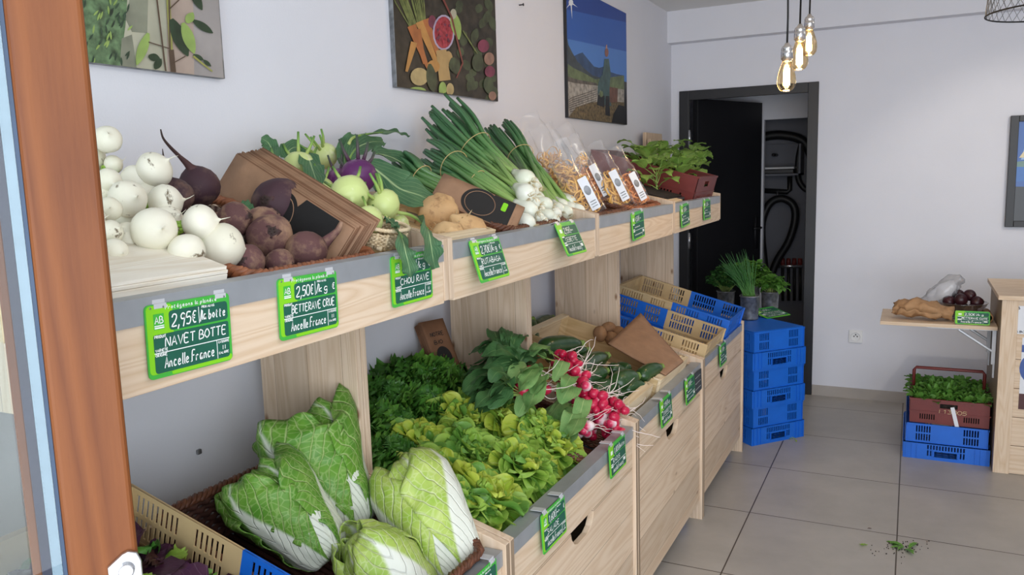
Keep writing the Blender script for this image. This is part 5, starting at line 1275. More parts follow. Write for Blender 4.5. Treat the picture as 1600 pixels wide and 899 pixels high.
def cabbage(label, base, tip, rmax, roll, seed, pale, loose, ksc=1.0):
    base, tip = Vector(base), Vector(tip); Lc = (tip-base).length
    t = thing('chinese_cabbage', label, 'cabbage', group='Chinese cabbages'); t.matrix_world = aim(base, tip-base, roll)
    rnd = random.Random(seed)
    def rad(s): return rmax*np.interp(s, [0,.05,.15,.35,.6,.8,.93,1.0], [.42,.62,.80,.95,1.0,.90,.62,.25])
    pr = [(max(0, rad(s)*.90), Lc*.97*s) for s in np.linspace(0, 1, 14)]; pr = [(0, -.004)]+pr+[(0, Lc*.975)]
    hb = MB(); hb.lathe(pr, 36, wob=.12, seed=seed, freq=1.6)
    hb.build('heart', V_['cab_i'], t)
    nl = 7
    for k in range(nl):
        s = np.linspace(0, 1, 44); tt = np.linspace(-1, 1, 33); Sg, Tg = np.meshgrid(s, tt, indexing='ij')
        outer = k/(nl-1); span = np.interp(s, [0,.2,.5,.8,1], [.62,.80,1.02,1.12,.80])[:, None]*(1+.05*k)
        ang = k*2.39996+.3*rnd.random() + Tg*span
        fl = loose*outer*np.clip((Sg-.35)/.65, 0, 1)**1.4
        r = rad(s)[:, None]*(.90+.018*k)+.0035 + fl*.075*rmax/.07 + .004*outer
        r = r + .0075*np.exp(-(Tg/.22)**2)*(1-Sg)**.6 - .004*np.exp(-(Tg/.05)**2)*(1-Sg)
        ph = rnd.uniform(0, 6.3); fr2 = rnd.uniform(3.2, 4.6)
        ruf = (.003+.010*loose)*(np.abs(Tg)**2.2*(.3+.7*Sg)*np.sin(fr2*2*PI*Sg*.9+3*np.sign(Tg)+ph) + .9*Sg**6*np.sin(fr2*Tg*1.5+ph*2))
        r = r + ruf
        top = 1.0 - .035*(nl-1-k)/nl + .05*outer*loose
        z = Lc*(Sg*top) - Lc*.16*np.abs(Tg)**2.4*Sg**1.2 + ruf*.8
        if loose < .35: r = r*(1-.30*np.clip((Sg-.86)/.14, 0, 1))
        X = np.stack([r*np.cos(ang), r*np.sin(ang), z], -1)
        # blistered blade between the veins, none on the rib
        am = .0022*np.clip(np.abs(Tg)*2.2-.35, 0, 1)
        bl = np.array([mnoise.noise(Vector((a*7, b*6, seed+k*3))) for a, b in zip((Sg*Lc/.06).ravel(), (Tg*span*rmax/.05).ravel())]).reshape(Sg.shape)
        X[..., 0] += np.cos(ang)*bl*am; X[..., 1] += np.sin(ang)*bl*am
        m = MB(); m.grid(X); m.build('leaf', V_['cab_i'] if (pale or k < 2) else V_['cab_o'], t, solid=.0016)
    return t
TL = lambda u, v, n: tray('low', u, v, n)
cabbage('tall dark green Chinese cabbage with open leaf tips, standing at the back', TL(555,828,.05), at(462,652,0,.24), .078, .6, 3, False, 1.0)
cabbage('Chinese cabbage lying at the left edge of its basket', TL(515,872,.06), at(392,736,0,.27), .070, 2.6, 5, False, .75)
cabbage('plump pale Chinese cabbage in front beside the bin edge, white base towards the room', at(722,915,0,.655), at(622,722,0,.45), .082, .2, 8, True, .36)
cabbage('Chinese cabbage at the bottom front, cut off by the picture edge', at(688,990,0,.64), at(545,838,0,.50), .072, 1.2, 11, True, .35)
# ------------------------------------------------------------------ lettuces
basket(.60, .56, .085, M['wicker'], 'brown wicker basket under the lettuces', tray_mat(slope('low', .31, 1.80, 0)))
LET = [ # u, v, x, scale, kind, label
 (612,668,.14,1.05,'c','dark curly lettuce right beside the upright wooden panel, lower left'),
 (612,626,.09,.95,'c','dark curly lettuce at the wall beside the wooden panel'),
 (652,598,.09,1.05,'c','dark curly lettuce at the wall left of the paper bags'),
 (698,592,.12,1.1,'cl','high curly lettuce just below the standing paper bags'),
 (668,636,.20,1.05,'cl','curly lettuce in the middle behind the yellow green heads'),
 (622,718,.28,1.0,'c','shaded curly lettuce behind the plump pale cabbage'),
 (668,690,.33,1.0,'y','yellow green lettuce left of centre, next to the curly ones'),
 (735,652,.30,1.0,'m','bright green lettuce in the middle row below the radish leaves'),
 (796,652,.38,1.0,'y','yellow green lettuce beside the radish leaves'),
 (744,700,.42,1.0,'g','deep green smooth lettuce in the centre of the basket'),
 (690,738,.45,.98,'m','green lettuce right behind the plump pale cabbage'),
 (772,768,.57,1.12,'y','large yellow lettuce at the front edge above the salad price label'),
 (826,722,.55,1.05,'m','bright green lettuce in the front row, second from the cabbage'),
 (888,694,.60,1.0,'m','round green lettuce at the front corner under the radishes'),
 (848,668,.45,.92,'m','green lettuce below the heap of radishes'),
 (726,788,.56,.9,'g','dark green lettuce leaves touching the plump cabbage in front')]
protos = {}
for i, (u, v, x, sc, kd, lab) in enumerate(LET):
    p = tray('low', u, v, .125); p.x = min(max(p.x, .15), .59); key = (kd, i % 2); sc *= 1.2
    mx = tray_mat(p) @ Matrix.Rotation(.12*math.sin(i*2.1), 4, 'X') @ Matrix.Rotation(.30+.1*math.sin(i), 4, 'Y') @ Matrix.Rotation(i*1.7, 4, 'Z') @ Matrix.Scale(sc, 4)
    if key not in protos:
        mb, ms = {'c': lambda: curly_lettuce(40+i, .15), 'cl': lambda: curly_lettuce(40+i, .6), 'y': lambda: head_lettuce(60+i, 'yellow'), 'm': lambda: head_lettuce(60+i, 'mid'), 'g': lambda: head_lettuce(60+i, 'green')}[kd]()
        o = mb.build('lettuce', ms); protos[key] = o
    else: o = protos[key].copy(); COL.objects.link(o)
    o.matrix_world = mx; tag(o, lab, 'lettuce', 'heads of lettuce')
# ------------------------------------------------------------------ radish bunches
basket(.60, .29, .085, M['wicker'], 'brown wicker basket under the radish bunches', tray_mat(slope('low', .31, 2.235, 0)), n=96)
def radish_mesh(mat, seed, tail):
    r = .0135; pr = [(0,-.0165),(.004,-.016),(.0090,-.0125),(.0123,-.0068),(.0135,.0),(.0124,.0066),(.0092,.0122),(.0052,.0162),(.0026,.021),(.0014,.027)]
    q = MB().lathe(pr, 16, wob=.05, seed=seed)
    rnd = random.Random(seed); P = [Vector((0,0,.025))]
    d = Vector((0,0,1))
    for k in range(7):
        d = (d+Vector((rnd.uniform(-.4,.4), rnd.uniform(-.4,.4), rnd.uniform(-.1,.1)))).normalized(); P.append(P[-1]+d*tail/7)
    n0 = q.n; P = smooth_path(P, 3); q.tube(P, list(np.linspace(.0016,.0006,len(P))), 5)
    q.uv[-1][:, 0] = .85
    return q.build('radish', mat)
RM = [radish_mesh(V_['radish'], 1, .07), radish_mesh(V_['radish'], 2, .10), radish_mesh(V_['radish_w'], 3, .09), radish_mesh(V_['radish_w'], 4, .07)]; rm_used = [0]*4
def radish_bunch(label, c, leafdir, n, seed, white, spread=.034, dark=False, nl=16, leaf_len=.15, up=.5):
    rnd = random.Random(seed); t = thing('radish_bunch', label, 'radishes', c, group='radish bunches'); c = Vector(c)
    ld = Vector(leafdir).normalized(); s1 = ld.cross(Vector((0,0,1))).normalized(); s2 = s1.cross(ld)
    for k in range(n):
        a = k*GOLD; q = math.sqrt((k+.5)/n)*spread; off = s1*math.cos(a)*q*1.25+s2*math.sin(a)*q*.9-ld*rnd.uniform(-.012,.035)
        d = (-ld+s1*rnd.uniform(-.5,.5)+s2*rnd.uniform(-.45,.6)).normalized()
        w_ = (2 if white else 0)+(k % 2) if rnd.random() < .85 else (0 if white else 2)
        if not rm_used[w_]: o = RM[w_]; rm_used[w_] = 1
        else: o = RM[w_].copy(); COL.objects.link(o)
        o.parent = t; o.matrix_local = aim(off, d, rnd.uniform(0,6), rnd.uniform(1.0,1.35))
    m = MB(); st = MB()
    for k in range(nl):
        a = rnd.uniform(0, 6.3); q = spread*rnd.uniform(.2,1); o0 = s1*math.cos(a)*q+s2*math.sin(a)*q*.6
        d1 = (ld+s1*math.cos(a)*.45+s2*(math.sin(a)*.35+up*.5)).normalized(); Lf = leaf_len*rnd.uniform(.7,1.15)
        p1 = o0+d1*Lf*.35; p2 = o0+d1*Lf*.7+s2*.01; p3 = o0+d1*Lf-s2*rnd.uniform(.0,.04); p4 = p3+ld*Lf*.18-s2*.03
        st.tube([o0, p1, p2], [.0024,.002,.0014], 5)
        blade(m, [p1, (p1+p2)/2+s2*.006, p2, p3, p4], rnd.uniform(.024,.038), s2+s1*rnd.uniform(-.6,.6), prof=[.15,.45,.7,1,1,.75,.15], nv=9, cup=rnd.uniform(-.2,.2), ruff=.005, rf=2.5, ph=rnd.uniform(0,6), n=4)
    if not nl: return t
    st.build('leaf_stalks', V_['stalk'], t); m.build('leaves', V_['rad_leaf_d' if dark else 'rad_leaf'], t); return t
LD = Vector((-.25,-.95,.12))
radish_bunch('bunch of radishes farthest back, near the upright panel', at(880,568,1,2.38), LD, 18, 1, False, .042, nl=5)
radish_bunch('bunch of white ended radishes behind the red heap', at(895,600,1,2.33), LD, 22, 2, False, .050, nl=3)
radish_bunch('bunch of red radishes in the middle of the heap', at(915,628,1,2.33), LD, 26, 3, False, .056, nl=3)
radish_bunch('bunch of red radishes on the right of the heap beside the courgette crate', at(944,640,1,2.37), LD, 24, 4, False, .054, nl=0)
radish_bunch('bunch of red radishes at the front edge of the heap', at(946,672,1,2.36), LD, 22, 5, False, .050, nl=0)
radish_bunch('bunch of long pink and white radishes in front, tips to the right', at(905,668,1,2.24), LD, 11, 6, True, .030, nl=5)
radish_bunch('bunch of radishes with big leaves spread towards the lettuces', at(846,606,1,2.22), Vector((-.2,-1,.15)), 6, 7, False, .02, nl=20, leaf_len=.16)
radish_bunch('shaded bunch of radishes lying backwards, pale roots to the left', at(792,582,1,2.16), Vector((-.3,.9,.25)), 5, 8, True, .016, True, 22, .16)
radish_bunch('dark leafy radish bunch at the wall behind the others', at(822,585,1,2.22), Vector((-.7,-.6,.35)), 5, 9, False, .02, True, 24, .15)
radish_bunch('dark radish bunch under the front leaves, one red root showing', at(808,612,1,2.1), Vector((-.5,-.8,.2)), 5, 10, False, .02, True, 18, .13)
# printed kraft bags standing against the wall
def print_b(t, lx, ly):
    q = MB(); zz = .002
    a = [(lx*.5+lx*.30*math.cos(i*PI/16), ly*.30+lx*.42*math.sin(i*PI/16)) for i in range(32)]; q.poly(a, zz, zz+.0003)
    q.box((lx*.05, .002, zz),(lx*.95, ly*.10, zz+.0003))
    write(q, 'NOTRE', lx*.22, ly*.70, lx*.58, ly*.07, .0022, zz); write(q, 'BIO', lx*.26, ly*.55, lx*.4, ly*.07, .0022, zz)
    q.build('black_print', M['ink'], t, False)
    g = MB(); write(g, 'A', lx*.38, ly*.24, lx*.24, ly*.12, .0022, zz+.0005); g.build('brown_print', M['kraft_d'], t, False)
A_ = at(686, 588, 0, .13); B_ = at(722, 579, 0, .17); D_ = at(673, 503, 0, .06)
C_ = B_+(D_-A_)
flat_bags(14, (A_, B_, C_, D_), 'paper_bag_stack', 'printed brown paper bags standing upright against the wall behind the lettuces', .0030, print_b, 'kraft_d', seed=9, jit=.003)
# ------------------------------------------------------------------ courgettes and potatoes in wooden crates
c1 = slope('low', .340, 2.604, .022); c2 = slope('low', .328, 3.020, 0)
cagette(.58, .325, .122, 'wooden crate full of courgettes', tray_mat(c1), solid=True)
cagette(.58, .40, .150, 'wooden crate of potatoes under a folded paper bag', tray_mat(c2), solid=True)
def courgette(label, a, b, r0, bend=.1, first=None):
    a, b = Vector(a), Vector(b); t = thing('courgette', label, 'courgette', group='courgettes'); d = b-a; Lc = d.length; t.matrix_world = aim(a, d)
    P = [Vector((bend*Lc*math.sin(PI*s)*.5, 0, Lc*s)) for s in np.linspace(0,.9,16)]; s = np.linspace(0,1,16)
    rr_ = r0*np.interp(s, [0,.03,.12,.3,.6,.85,.95,1], [.25,.60,.88,1,.98,.80,.58,.46])
    MB().tube(P, list(rr_), 16).build('fruit', V_['courg'], t)
    e = P[-1]; MB().tube([e-Vector((0,0,.004)), e+Vector((0,0,Lc*.045)), e+Vector((.003,0,Lc*.10))], [r0*.50,r0*.36,r0*.42], 6).build('stalk', V_['courg_stem'], t, False)
    return t
for lab, a, b, r in [
 ('large dark courgette lying highest at the back of the crate', TL(846,545,0.204), TL(912,538,0.194), 0.0403),
 ('courgette below the highest one, tip to the right', TL(856,558,0.164), TL(922,548,0.164), 0.0358),
 ('courgette standing upright against the upright panel', at(836,556,0,.16), at(834,498,0,.09), 0.0336),
 ('courgette bending over at the top beside the upright panel', at(834,512,0,.09), at(866,496,0,.08), 0.0291),
 ('long courgette in the middle of the crate', TL(898,584,0.154), TL(952,556,0.154), 0.0403),
 ('courgette right of the radishes, pointing to the back', TL(912,596,0.144), TL(950,580,0.164), 0.0336),
 ('courgette behind the long middle one, near the crate side', TL(950,575,0.144), TL(985,590,0.124), 0.0291),
 ('small courgette end against the right crate side', TL(985,580,0.144), TL(962,572,0.134), 0.0269),
 ('stout courgette near the front with a glossy shoulder', TL(960,602,0.144), TL(998,588,0.154), 0.0403),
 ('courgette in the front right corner of the crate', TL(1000,590,0.144), TL(1036,573,0.164), 0.0314),
 ('courgette lying across the front right, half under another', TL(975,612,0.124), TL(1010,602,0.134), 0.0291),
 ('dark courgette at the very front of the crate', TL(950,628,0.104), TL(992,612,0.114), 0.0291),
 ('courgette half covered by radish roots', TL(925,616,0.124), TL(968,600,0.134), 0.0336),
 ('courgette deep in the middle of the crate', TL(925,575,0.104), TL(890,560,0.104), .030)]: courgette(lab, a, b, r, .12)
def make_potato():
    q = MB().lathe(sphere_prof(.035, 12, 1.25), 20, wob=.22, seed=6); return q.build('potato', V_['potato'])
po = make_potato()
for i, (u, v, n, lab) in enumerate([(938,522,.15,'brown potato at the back left of the potato crate'),(950,514,.16,'brown potato at the back right of the potato crate'),(966,521,.15,'potato showing beside the folded paper bag'),(955,530,.14,'potato lowest in the visible corner of the crate'),(1018,556,.06,'potato covered by the paper bag')]):
    o = po if i == 0 else po.copy()
    if i: COL.objects.link(o)
    o.location = TL(u, v, n); o.rotation_euler = (i*1.3, i*.7, i*2.1); o.scale = (.8,)*3; tag(o, lab, 'potato', 'potatoes')
# large kraft bag folded over the potatoes
Q = [TL(950,538,.165), TL(1068,566,.158), at(1001,490,0,.46), TL(1040,588,.152)]
t = thing('paper_bag', 'big unprinted brown paper bag lying folded over the potato crate', 'paper bag', Q[0])
q = MB(); a, b, c, d = [Vector(p)-t.location for p in Q]; n_ = 14; X = np.zeros((n_, n_, 3))
for i in range(n_):
    for j in range(n_):
        s, r_ = i/(n_-1), j/(n_-1)
        p = a.lerp(d, s).lerp(c.lerp(b, s), r_); p = p+Vector((0,0,1))*(.012*math.sin(PI*s)*math.sin(PI*r_)+.006*abs(s-.45)); X[i, j] = p
q.grid(X); q.build('paper_layer', M['kraft'], t, True, solid=.0012)
q = MB(); q.grid(X*.985+np.array([.003,.004,-.006])); q.build('paper_layer', M['kraft_d'], t, True, solid=.0012)
# ------------------------------------------------------------------ two tone crates in the last bin
crate(.585, .40, .165, [M['blue'], M['beige']], 'empty crate, blue behind and beige in front, next to the potatoes', tray_mat(slope('low', .292, 3.585, .012)))
crate(.585, .40, .165, [M['beige'], M['blue']], 'empty crate, beige behind and blue in front, at the far end of the bins', tray_mat(slope('low', .292, 4.02, .042)))
# ------------------------------------------------------------------ price labels along the lower edge
LWX = .7335
price_label('green price label at the bottom, cut off by the picture edge beside the pale cabbage', lab_on(LWX, 722, 921, 0, 2), '2,40€', '/kg', 'CHOU', seed=21)
price_label('green price label reading SALADE', lab_on(LWX, 845, 807, 0, 3), '1,60€', '~', 'SALADE', unit2='€', seed=23)
price_label('green price label reading RADIS', lab_on(LWX, 951, 699, 0, 3), '1,80€', '/botte', 'RADIS', False, seed=25)
price_label('green price label reading COURGETTE', lab_on(LWX, 1031, 628, 0, 4), '1,95€', '/kg', 'COURGETTE', False, seed=27)
price_label('green price label under the potato crate, beside the black slate', lab_on(LWX, 1070, 596, 0, 4), '1,80€', '~', '~~~~~', False, seed=29, origin='~~~~~~')
price_label('green price label in front of the empty crates', lab_on(LWX, 1124, 542, 0, 3), '1,50€', '~', '~~~~~', False, seed=31, origin='~~~~~~')
st_ = thing('slate_label', 'small black slate with white writing beside a green price label', 'price label', mat=lab_on(LWX, 1085, 586, 0, 2))
MB().poly(rr(0,.012,.12,.10,.004), -.002, 0).build('slate_plate', M['slate'], st_, False)
q = MB()
for k in range(3): write(q, '~~~~~', .012, .075-.024*k, .09, .012, .0014, .0006, seed=k)
q.build('handwriting', M['chalk'], st_, False)
# ------------------------------------------------------------------ blue crate tower with potted herbs
nf = Vector((.756,-.655,0)).normalized(); tf = Vector((-nf.y, nf.x, 0)); c0 = Vector((.766,4.350,0)); TW, TLn, TH_ = .365, .56, .211
ctr = c0 + tf*TW/2 - nf*TLn/2
tw_m = frame(ctr, nf, tf, (0,0,1))
for k, lab in enumerate(['lowest crate of the blue tower, standing on the floor', 'middle crate of the blue tower', 'top crate of the blue tower, carrying the potted herbs']):
    crate(TLn, TW, TH_-.001, [M['blue']], lab, Matrix.Translation((0,0,k*TH_)) @ tw_m, group='tower of blue crates')
ZT = 3*TH_
tb = tag(MB().box((-TLn/2+.013,-TW/2+.013,ZT-.008),(TLn/2-.013,TW/2-.013,ZT+.002)).build('crate_lid', M['blue'], None, False), 'blue lid on the top crate of the tower', 'lid'); tb.matrix_world = tw_m
def pot(label, u, vb, rpx, hpx, z, foliage):
    p = at(u, vb, 2, z); r = pxr(rpx, p); h = pxr(hpx, p); t = thing('potted_herb', label, 'potted herb', p, group='herbs in zinc pots')
    MB().lathe([(0,.0015),(r*.84,.0015),(r*.86,0),(r*.88,h*.06),(r*.95,h*.92),(r*1.04,h*.95),(r*1.04,h),(r*.92,h),(r*.90,h*.9),(0,h*.88)], 28).build('pot', M['zinc_dull'], t)
    MB().lathe([(r*.9,h*.86),(r*.5,h*.93),(0,h*.95)], 16).build('soil', M['soil'], t)
    foliage(t, r, h); return t
def chives(t, r, h):
    rnd = random.Random(2); q = MB()
    for k in range(90):
        a = rnd.uniform(0,6.3); b = r*.6*math.sqrt(rnd.random()); L2 = rnd.uniform(.14,.30); lean = Vector((-.35+rnd.uniform(-.4,.35), -.1+rnd.uniform(-.35,.35), 1)).normalized()
        p0 = Vector((b*math.cos(a), b*math.sin(a), h*.9)); p1 = p0+lean*L2*.5; p2 = p1+(lean+Vector((rnd.uniform(-.3,.1),rnd.uniform(-.2,.2),-.05))).normalized()*L2*.5
        q.tube(smooth_path([p0,p1,p2],3), [.0017]*5+[.0012,.0005], 5)
    q.build('chive_blades', V_['chive'], t)
def bush(seed, rad, hh, n, mat, lf=.035, dx=0, dy=0):
    def f(t, r, h):
        rnd = random.Random(seed); q = MB(); s = MB()
        for k in range(n):
            a = rnd.uniform(0,6.3); e = rnd.random()**.6; th = rnd.uniform(0,1)**.7*PI/2
            c = Vector((dx+rad*math.cos(a)*math.sin(th)*e, dy+rad*math.sin(a)*math.sin(th)*e, h+hh*(.25+.75*math.cos(th)*e)))
            X = leaf_grid(lf*rnd.uniform(.7,1.2), lf*.42, rnd.uniform(-.5,.7), rnd.uniform(.3,1.3), 5, 5, .2, .003, 1.5, rnd.uniform(0,6), prof=[.3,1,1,.7,.1])
            q.grid(X, M=Matrix.Translation(c) @ Matrix.Rotation(a+rnd.uniform(-.7,.7), 4, 'Z') @ Matrix.Rotation(rnd.uniform(-.5,.5), 4, 'X'))
            if k % 6 == 0: s.tube([(r*.3*math.cos(a), r*.3*math.sin(a), h*.9), (c.x*.6, c.y*.6, h+(c.z-h)*.6), tuple(c)], [.0018,.0014,.001], 5)
        q.build('leaves', V_[mat], t); s.build('stems', V_['stalk'], t)
    return f
pot('zinc pot of tall chives at the front left of the blue tower', 1171, 499, 15, 38, ZT+.002, chives)
pot('small zinc pot of green herb at the right of the blue tower', 1203, 481, 14, 26, ZT+.002, bush(3, .10, .10, 150, 'herb', .05))
pot('zinc pot of bushy dark parsley at the back left of the tower', 1134, 480, 14, 26, ZT+.002, bush(5, .115, .17, 420, 'herb_d', .032))
pot('zinc pot of leafy herb behind the chives', 1172, 470, 14, 26, ZT+.002, bush(7, .12, .16, 380, 'herb', .042))
a_, b_, c_ = at(1199,498,2,ZT+.004), at(1236,492,2,ZT+.004), at(1187,482,2,ZT+.036)
ux = (b_-a_); wl = ux.length; ux.normalize(); uy = (c_-a_); uy = uy-ux*uy.dot(ux); hl_ = uy.length; uy.normalize()
price_label('green price label lying on top of the blue crate tower, reading AROMATIQUE', frame(a_, ux, uy, ux.cross(uy)), '1,60€', '~', 'AROMATIQUE', False, lw=wl, lh=hl_, clips=False, seed=41)
# ------------------------------------------------------------------ crates by the counter
bm_ = frame((1.703,4.475+.28,0), (0,-1,0), (1,0,0), (0,0,1))
crate(.56, .39, .185, [M['blue']], 'blue plastic crate on the floor beside the wooden counter', bm_)
rm_ = Matrix.Translation((-.0,.0,.186)) @ frame((1.712,4.50+.24,0), (0,-1,0), (1,0,0), (0,0,1))
rc = flat_crate(.48, .36, .128, M['maroon'], 'red brown crate of small salad plants with a handle, on the blue crate', rm_)
h_ = MB(); zz = .235
h_.tube([(.0,-.165,.10),(.0,-.165,zz-.015),(.0,-.155,zz),(.0,.155,zz),(.0,.165,zz-.015),(.0,.165,.10)], .0085, 8); h_.build('carry_handle', M['maroon'], rc)
g_ = MB(); write(g_, 'I 13005', 0, 0, .13, .018, .0022, 0); o_ = g_.build('stamped_print', M['beige'], rc, False); o_.matrix_local = frame((.2432,-.05,.06), (0,1,0), (0,0,1), (1,0,0))
tagm = tag(MB().box((0,-.009,-.115),(.0015,.009,0)).build('plant_tag', M['white_paper'], None, False), 'long white plastic tag hanging on the red brown plant crate', 'tag')
tagm.matrix_world = Matrix.Translation((0,0,.0)) @ frame(at(1488,637,1,4.494), (0,-1,0), (1,0,0), (0,0,1)) @ Matrix.Rotation(R(14), 4, 'X')
sl_ = MB().box((-.225,-.165,.014),(.225,.165,.105)).build('potting_soil', M['soil'], None, False); tag(sl_, 'dark soil blocks inside the red brown crate', 'soil', kind='stuff'); sl_.matrix_world = rm_
pl = rosette(71, 13, .035, .065, .012, .017, 1.3, .5, .3, .9, .003, 1.5, .25, lambda q, r: 0, 6, 5, prof=[.3,.45,.8,1,.9,.4])
pl0 = pl.build('salad_plant', V_['herb']); k = 0; rnd = random.Random(8)
for i in range(6):
    for j in range(5):
        p = rm_ @ Vector((.19-i*.075, -.14+j*.07, .105))
        o = pl0 if k == 0 else pl0.copy()
        if k: COL.objects.link(o)
        tall = 1.95 if (i in (1,2,3) and j in (1,2)) else 1.25
        o.location = p; o.rotation_euler = (rnd.uniform(-.2,.2), rnd.uniform(-.2,.2), k*2.2); o.scale = (rnd.uniform(1.05,1.3),)*2+(tall*rnd.uniform(.95,1.15),)
        tag(o, 'salad plant in the red brown crate, %s row from the front, %s from the left' % (['first','second','third','fourth','fifth','sixth'][i], ['first','second','third','fourth','fifth'][j]), 'salad plant', 'salad plants in the red brown crate'); k += 1
# ------------------------------------------------------------------ counter with a folding side shelf
ct = thing('counter', 'pine shop counter at the right edge of the picture', 'counter', (1.905,4.40,0)); CX = 1.1
q = MB().box((-.018,-.02,.858),(CX,.62,.879)); q.build('counter_top', M['pine_x'], ct, False, bevel=.002)
MB().box((0,0,0),(.068,.02,.857)).build('corner_post', M['pine_e'], ct, False, bevel=.0015)
for i in range(6): MB().box((.0685,.008,i*.1425+.002),(CX,.026,i*.1425+.1415)).build('front_plank', M['pine_x'], ct, False, bevel=.001)
MB().box((0,.0205,0),(.02,.60,.857)).build('side_panel', M['pine_z'], ct, False, bevel=.001)
P1 = at(1583,478,1,4.40); P2 = at(1583,522,1,4.40)
n1 = thing('notice_sheet', 'white paper notice on the front of the counter, cut off by the picture edge', 'notice', (P1.x,4.4068,P2.z))
MB().box((0,-.001,0),(.21,.0,P1.z-P2.z)).build('sheet', M['white_paper'], n1, False)
g_ = MB(); write(g_, 'B', .012, .118, .02, .013, .003, 0); write(g_, 'Di A 8h30', .004, .006, .06, .010, .0022, 0); o_ = g_.build('print', M['navy'], n1, False); o_.matrix_local = frame((.0,-.0014,0), (1,0,0), (0,0,1), (0,-1,0))
P1 = at(1593,528,1,4.40); P2 = at(1591,640,1,4.40)
n2 = thing('poster', 'colourful poster on the counter front below the white notice', 'poster', (P2.x,4.4068,P2.z)); hh_ = P1.z-P2.z
MB().box((0,-.001,0),(.24,0,hh_)).build('sheet', M['white_paper'], n2, False)
g_ = MB().poly([(.0+.045+.05*math.cos(i*PI/10), hh_*.58+.07*math.sin(i*PI/10)) for i in range(20)], 0, .0003).box((0,hh_*.80,0),(.24,hh_*.90,.0003)); o_ = g_.build('blue_print', plain('blue poster ink', srgb(70,96,160), .6), n2, False); o_.matrix_local = frame((0,-.0014,0), (1,0,0), (0,0,1), (0,-1,0))
g_ = MB().box((.0,.0,0),(.24,hh_*.22,.0003)); o_ = g_.build('dark_print', plain('dark red poster ink', srgb(84,50,50), .6), n2, False); o_.matrix_local = frame((0,-.0014,0), (1,0,0), (0,0,1), (0,-1,0))
SZ = .706
sf = thing('side_shelf', 'folding pine side shelf on steel brackets, left of the counter', 'shelf', (1.378,4.50,SZ))
MB().box((0,0,-.018),(.524,.40,0)).build('shelf_board', M['pine_x'], sf, False, bevel=.0015)
for yy in (.05, .33):
    q = MB(); q.box((.22,yy,-.030),(.524,yy+.03,-.0185)).box((.508,yy,-.20),(.524,yy+.03,-.0305))
    q.tube([(.36,yy+.015,-.034),(.51,yy+.015,-.135)], .007, 6).box((.516,yy+.008,-.27),(.524,yy+.022,-.20)); q.build('bracket', M['clip'], sf, False)
# things on the shelf
def crumple(label, name, cat, path, rad, mat, amp, seed, nv=24, flat=.75, freq=14, z0=None, solid=0, mats=None):
    P = [Vector(p) for p in path]; n = len(P); X = np.zeros((n*5-4, nv, 3)); Q = smooth_path(P, 5); Rr = np.interp(np.linspace(0,1,len(Q)), np.linspace(0,1,n), rad)
    for i, p in enumerate(Q):
        d = (Q[min(len(Q)-1,i+1)]-Q[max(0,i-1)]).normalized(); s = d.cross(Vector((0,0,1))).normalized(); u = s.cross(d)
        for j in range(nv):
            a = 2*PI*j/(nv-1); X[i, j] = p+s*math.cos(a)*Rr[i]+u*math.sin(a)*Rr[i]*flat
    X = noisy(X, amp, freq, seed); X = noisy(X, amp*.45, freq*2.7, seed+5); X[:, -1] = X[:, 0]
    if z0 is not None: X[..., 2] = np.maximum(X[..., 2], z0)
    q = MB(); q.grid(X); o = q.build(name, M[mat], None, True, solid=solid); return tag(o, label, cat)
sp = lambda u, v, y, z: Vector((at(u, v, 1, y).x, y, z))
crumple('crumpled brown paper bag lying on the side shelf, open towards the bowl', 'paper_bag', 'paper bag', [sp(1394,490,4.62,SZ+.05), sp(1404,490,4.62,SZ+.055), sp(1425,490,4.61,SZ+.06), sp(1450,490,4.60,SZ+.055), sp(1475,492,4.60,SZ+.045), sp(1488,492,4.60,SZ+.04)], [.012,.048,.062,.056,.050,.046], 'kraft_crush', .022, 3, freq=26, z0=SZ+.001, solid=.0008)
crumple('thin white plastic bag bunched up behind the paper bag', 'plastic_bag', 'plastic bag', [sp(1440,470,4.78,SZ+.05), sp(1455,460,4.78,SZ+.085), sp(1475,448,4.77,SZ+.125), sp(1492,432,4.77,SZ+.175), sp(1504,424,4.76,SZ+.205)], [.02,.06,.075,.06,.022], 'plastic_bag', .024, 6, nv=36, freq=17)
BC = Vector((at(1505,470,1,4.72).x, 4.72, SZ+.001))
bw_ = tag(MB().lathe([(0,.004),(.060,.004),(.066,.0),(.070,.004),(.096,.045),(.112,.078),(.116,.082),(.113,.084),(.092,.046),(.066,.008),(0,.007)], 36).build('glass_bowl', M['bowl_glass']), 'clear round bowl of cooked beetroots on the side shelf', 'bowl'); bw_.location = BC
cb = MB().lathe(sphere_prof(.032, 12, .92), 20, wob=.12, seed=9).build('cooked_beetroot', V_['cooked'])
for i, (x, y, z, lab) in enumerate([(-.035,-.03,.045,'cooked beetroot low at the front left of the bowl'),(.035,-.035,.045,'cooked beetroot low at the front right of the bowl'),(.0,.045,.045,'cooked beetroot low at the back of the bowl'),(-.065,.0,.083,'cooked beetroot at the left rim of the bowl'),(-.012,-.03,.098,'cooked beetroot in the middle of the bowl, nearest the room'),(.062,-.012,.085,'cooked beetroot at the right rim of the bowl'),(.03,.028,.115,'topmost cooked beetroot on the right of the bowl'),(-.02,.045,.108,'cooked beetroot at the back of the bowl, high up')]):
    o = cb if i == 0 else cb.copy()
    if i: COL.objects.link(o)
    o.location = BC+Vector((x,y,z)); o.rotation_euler = (i,i*2.,i*.7); tag(o, lab, 'beetroot', 'cooked beetroots in the bowl')
pr0 = at(1547,494,1,4.60)
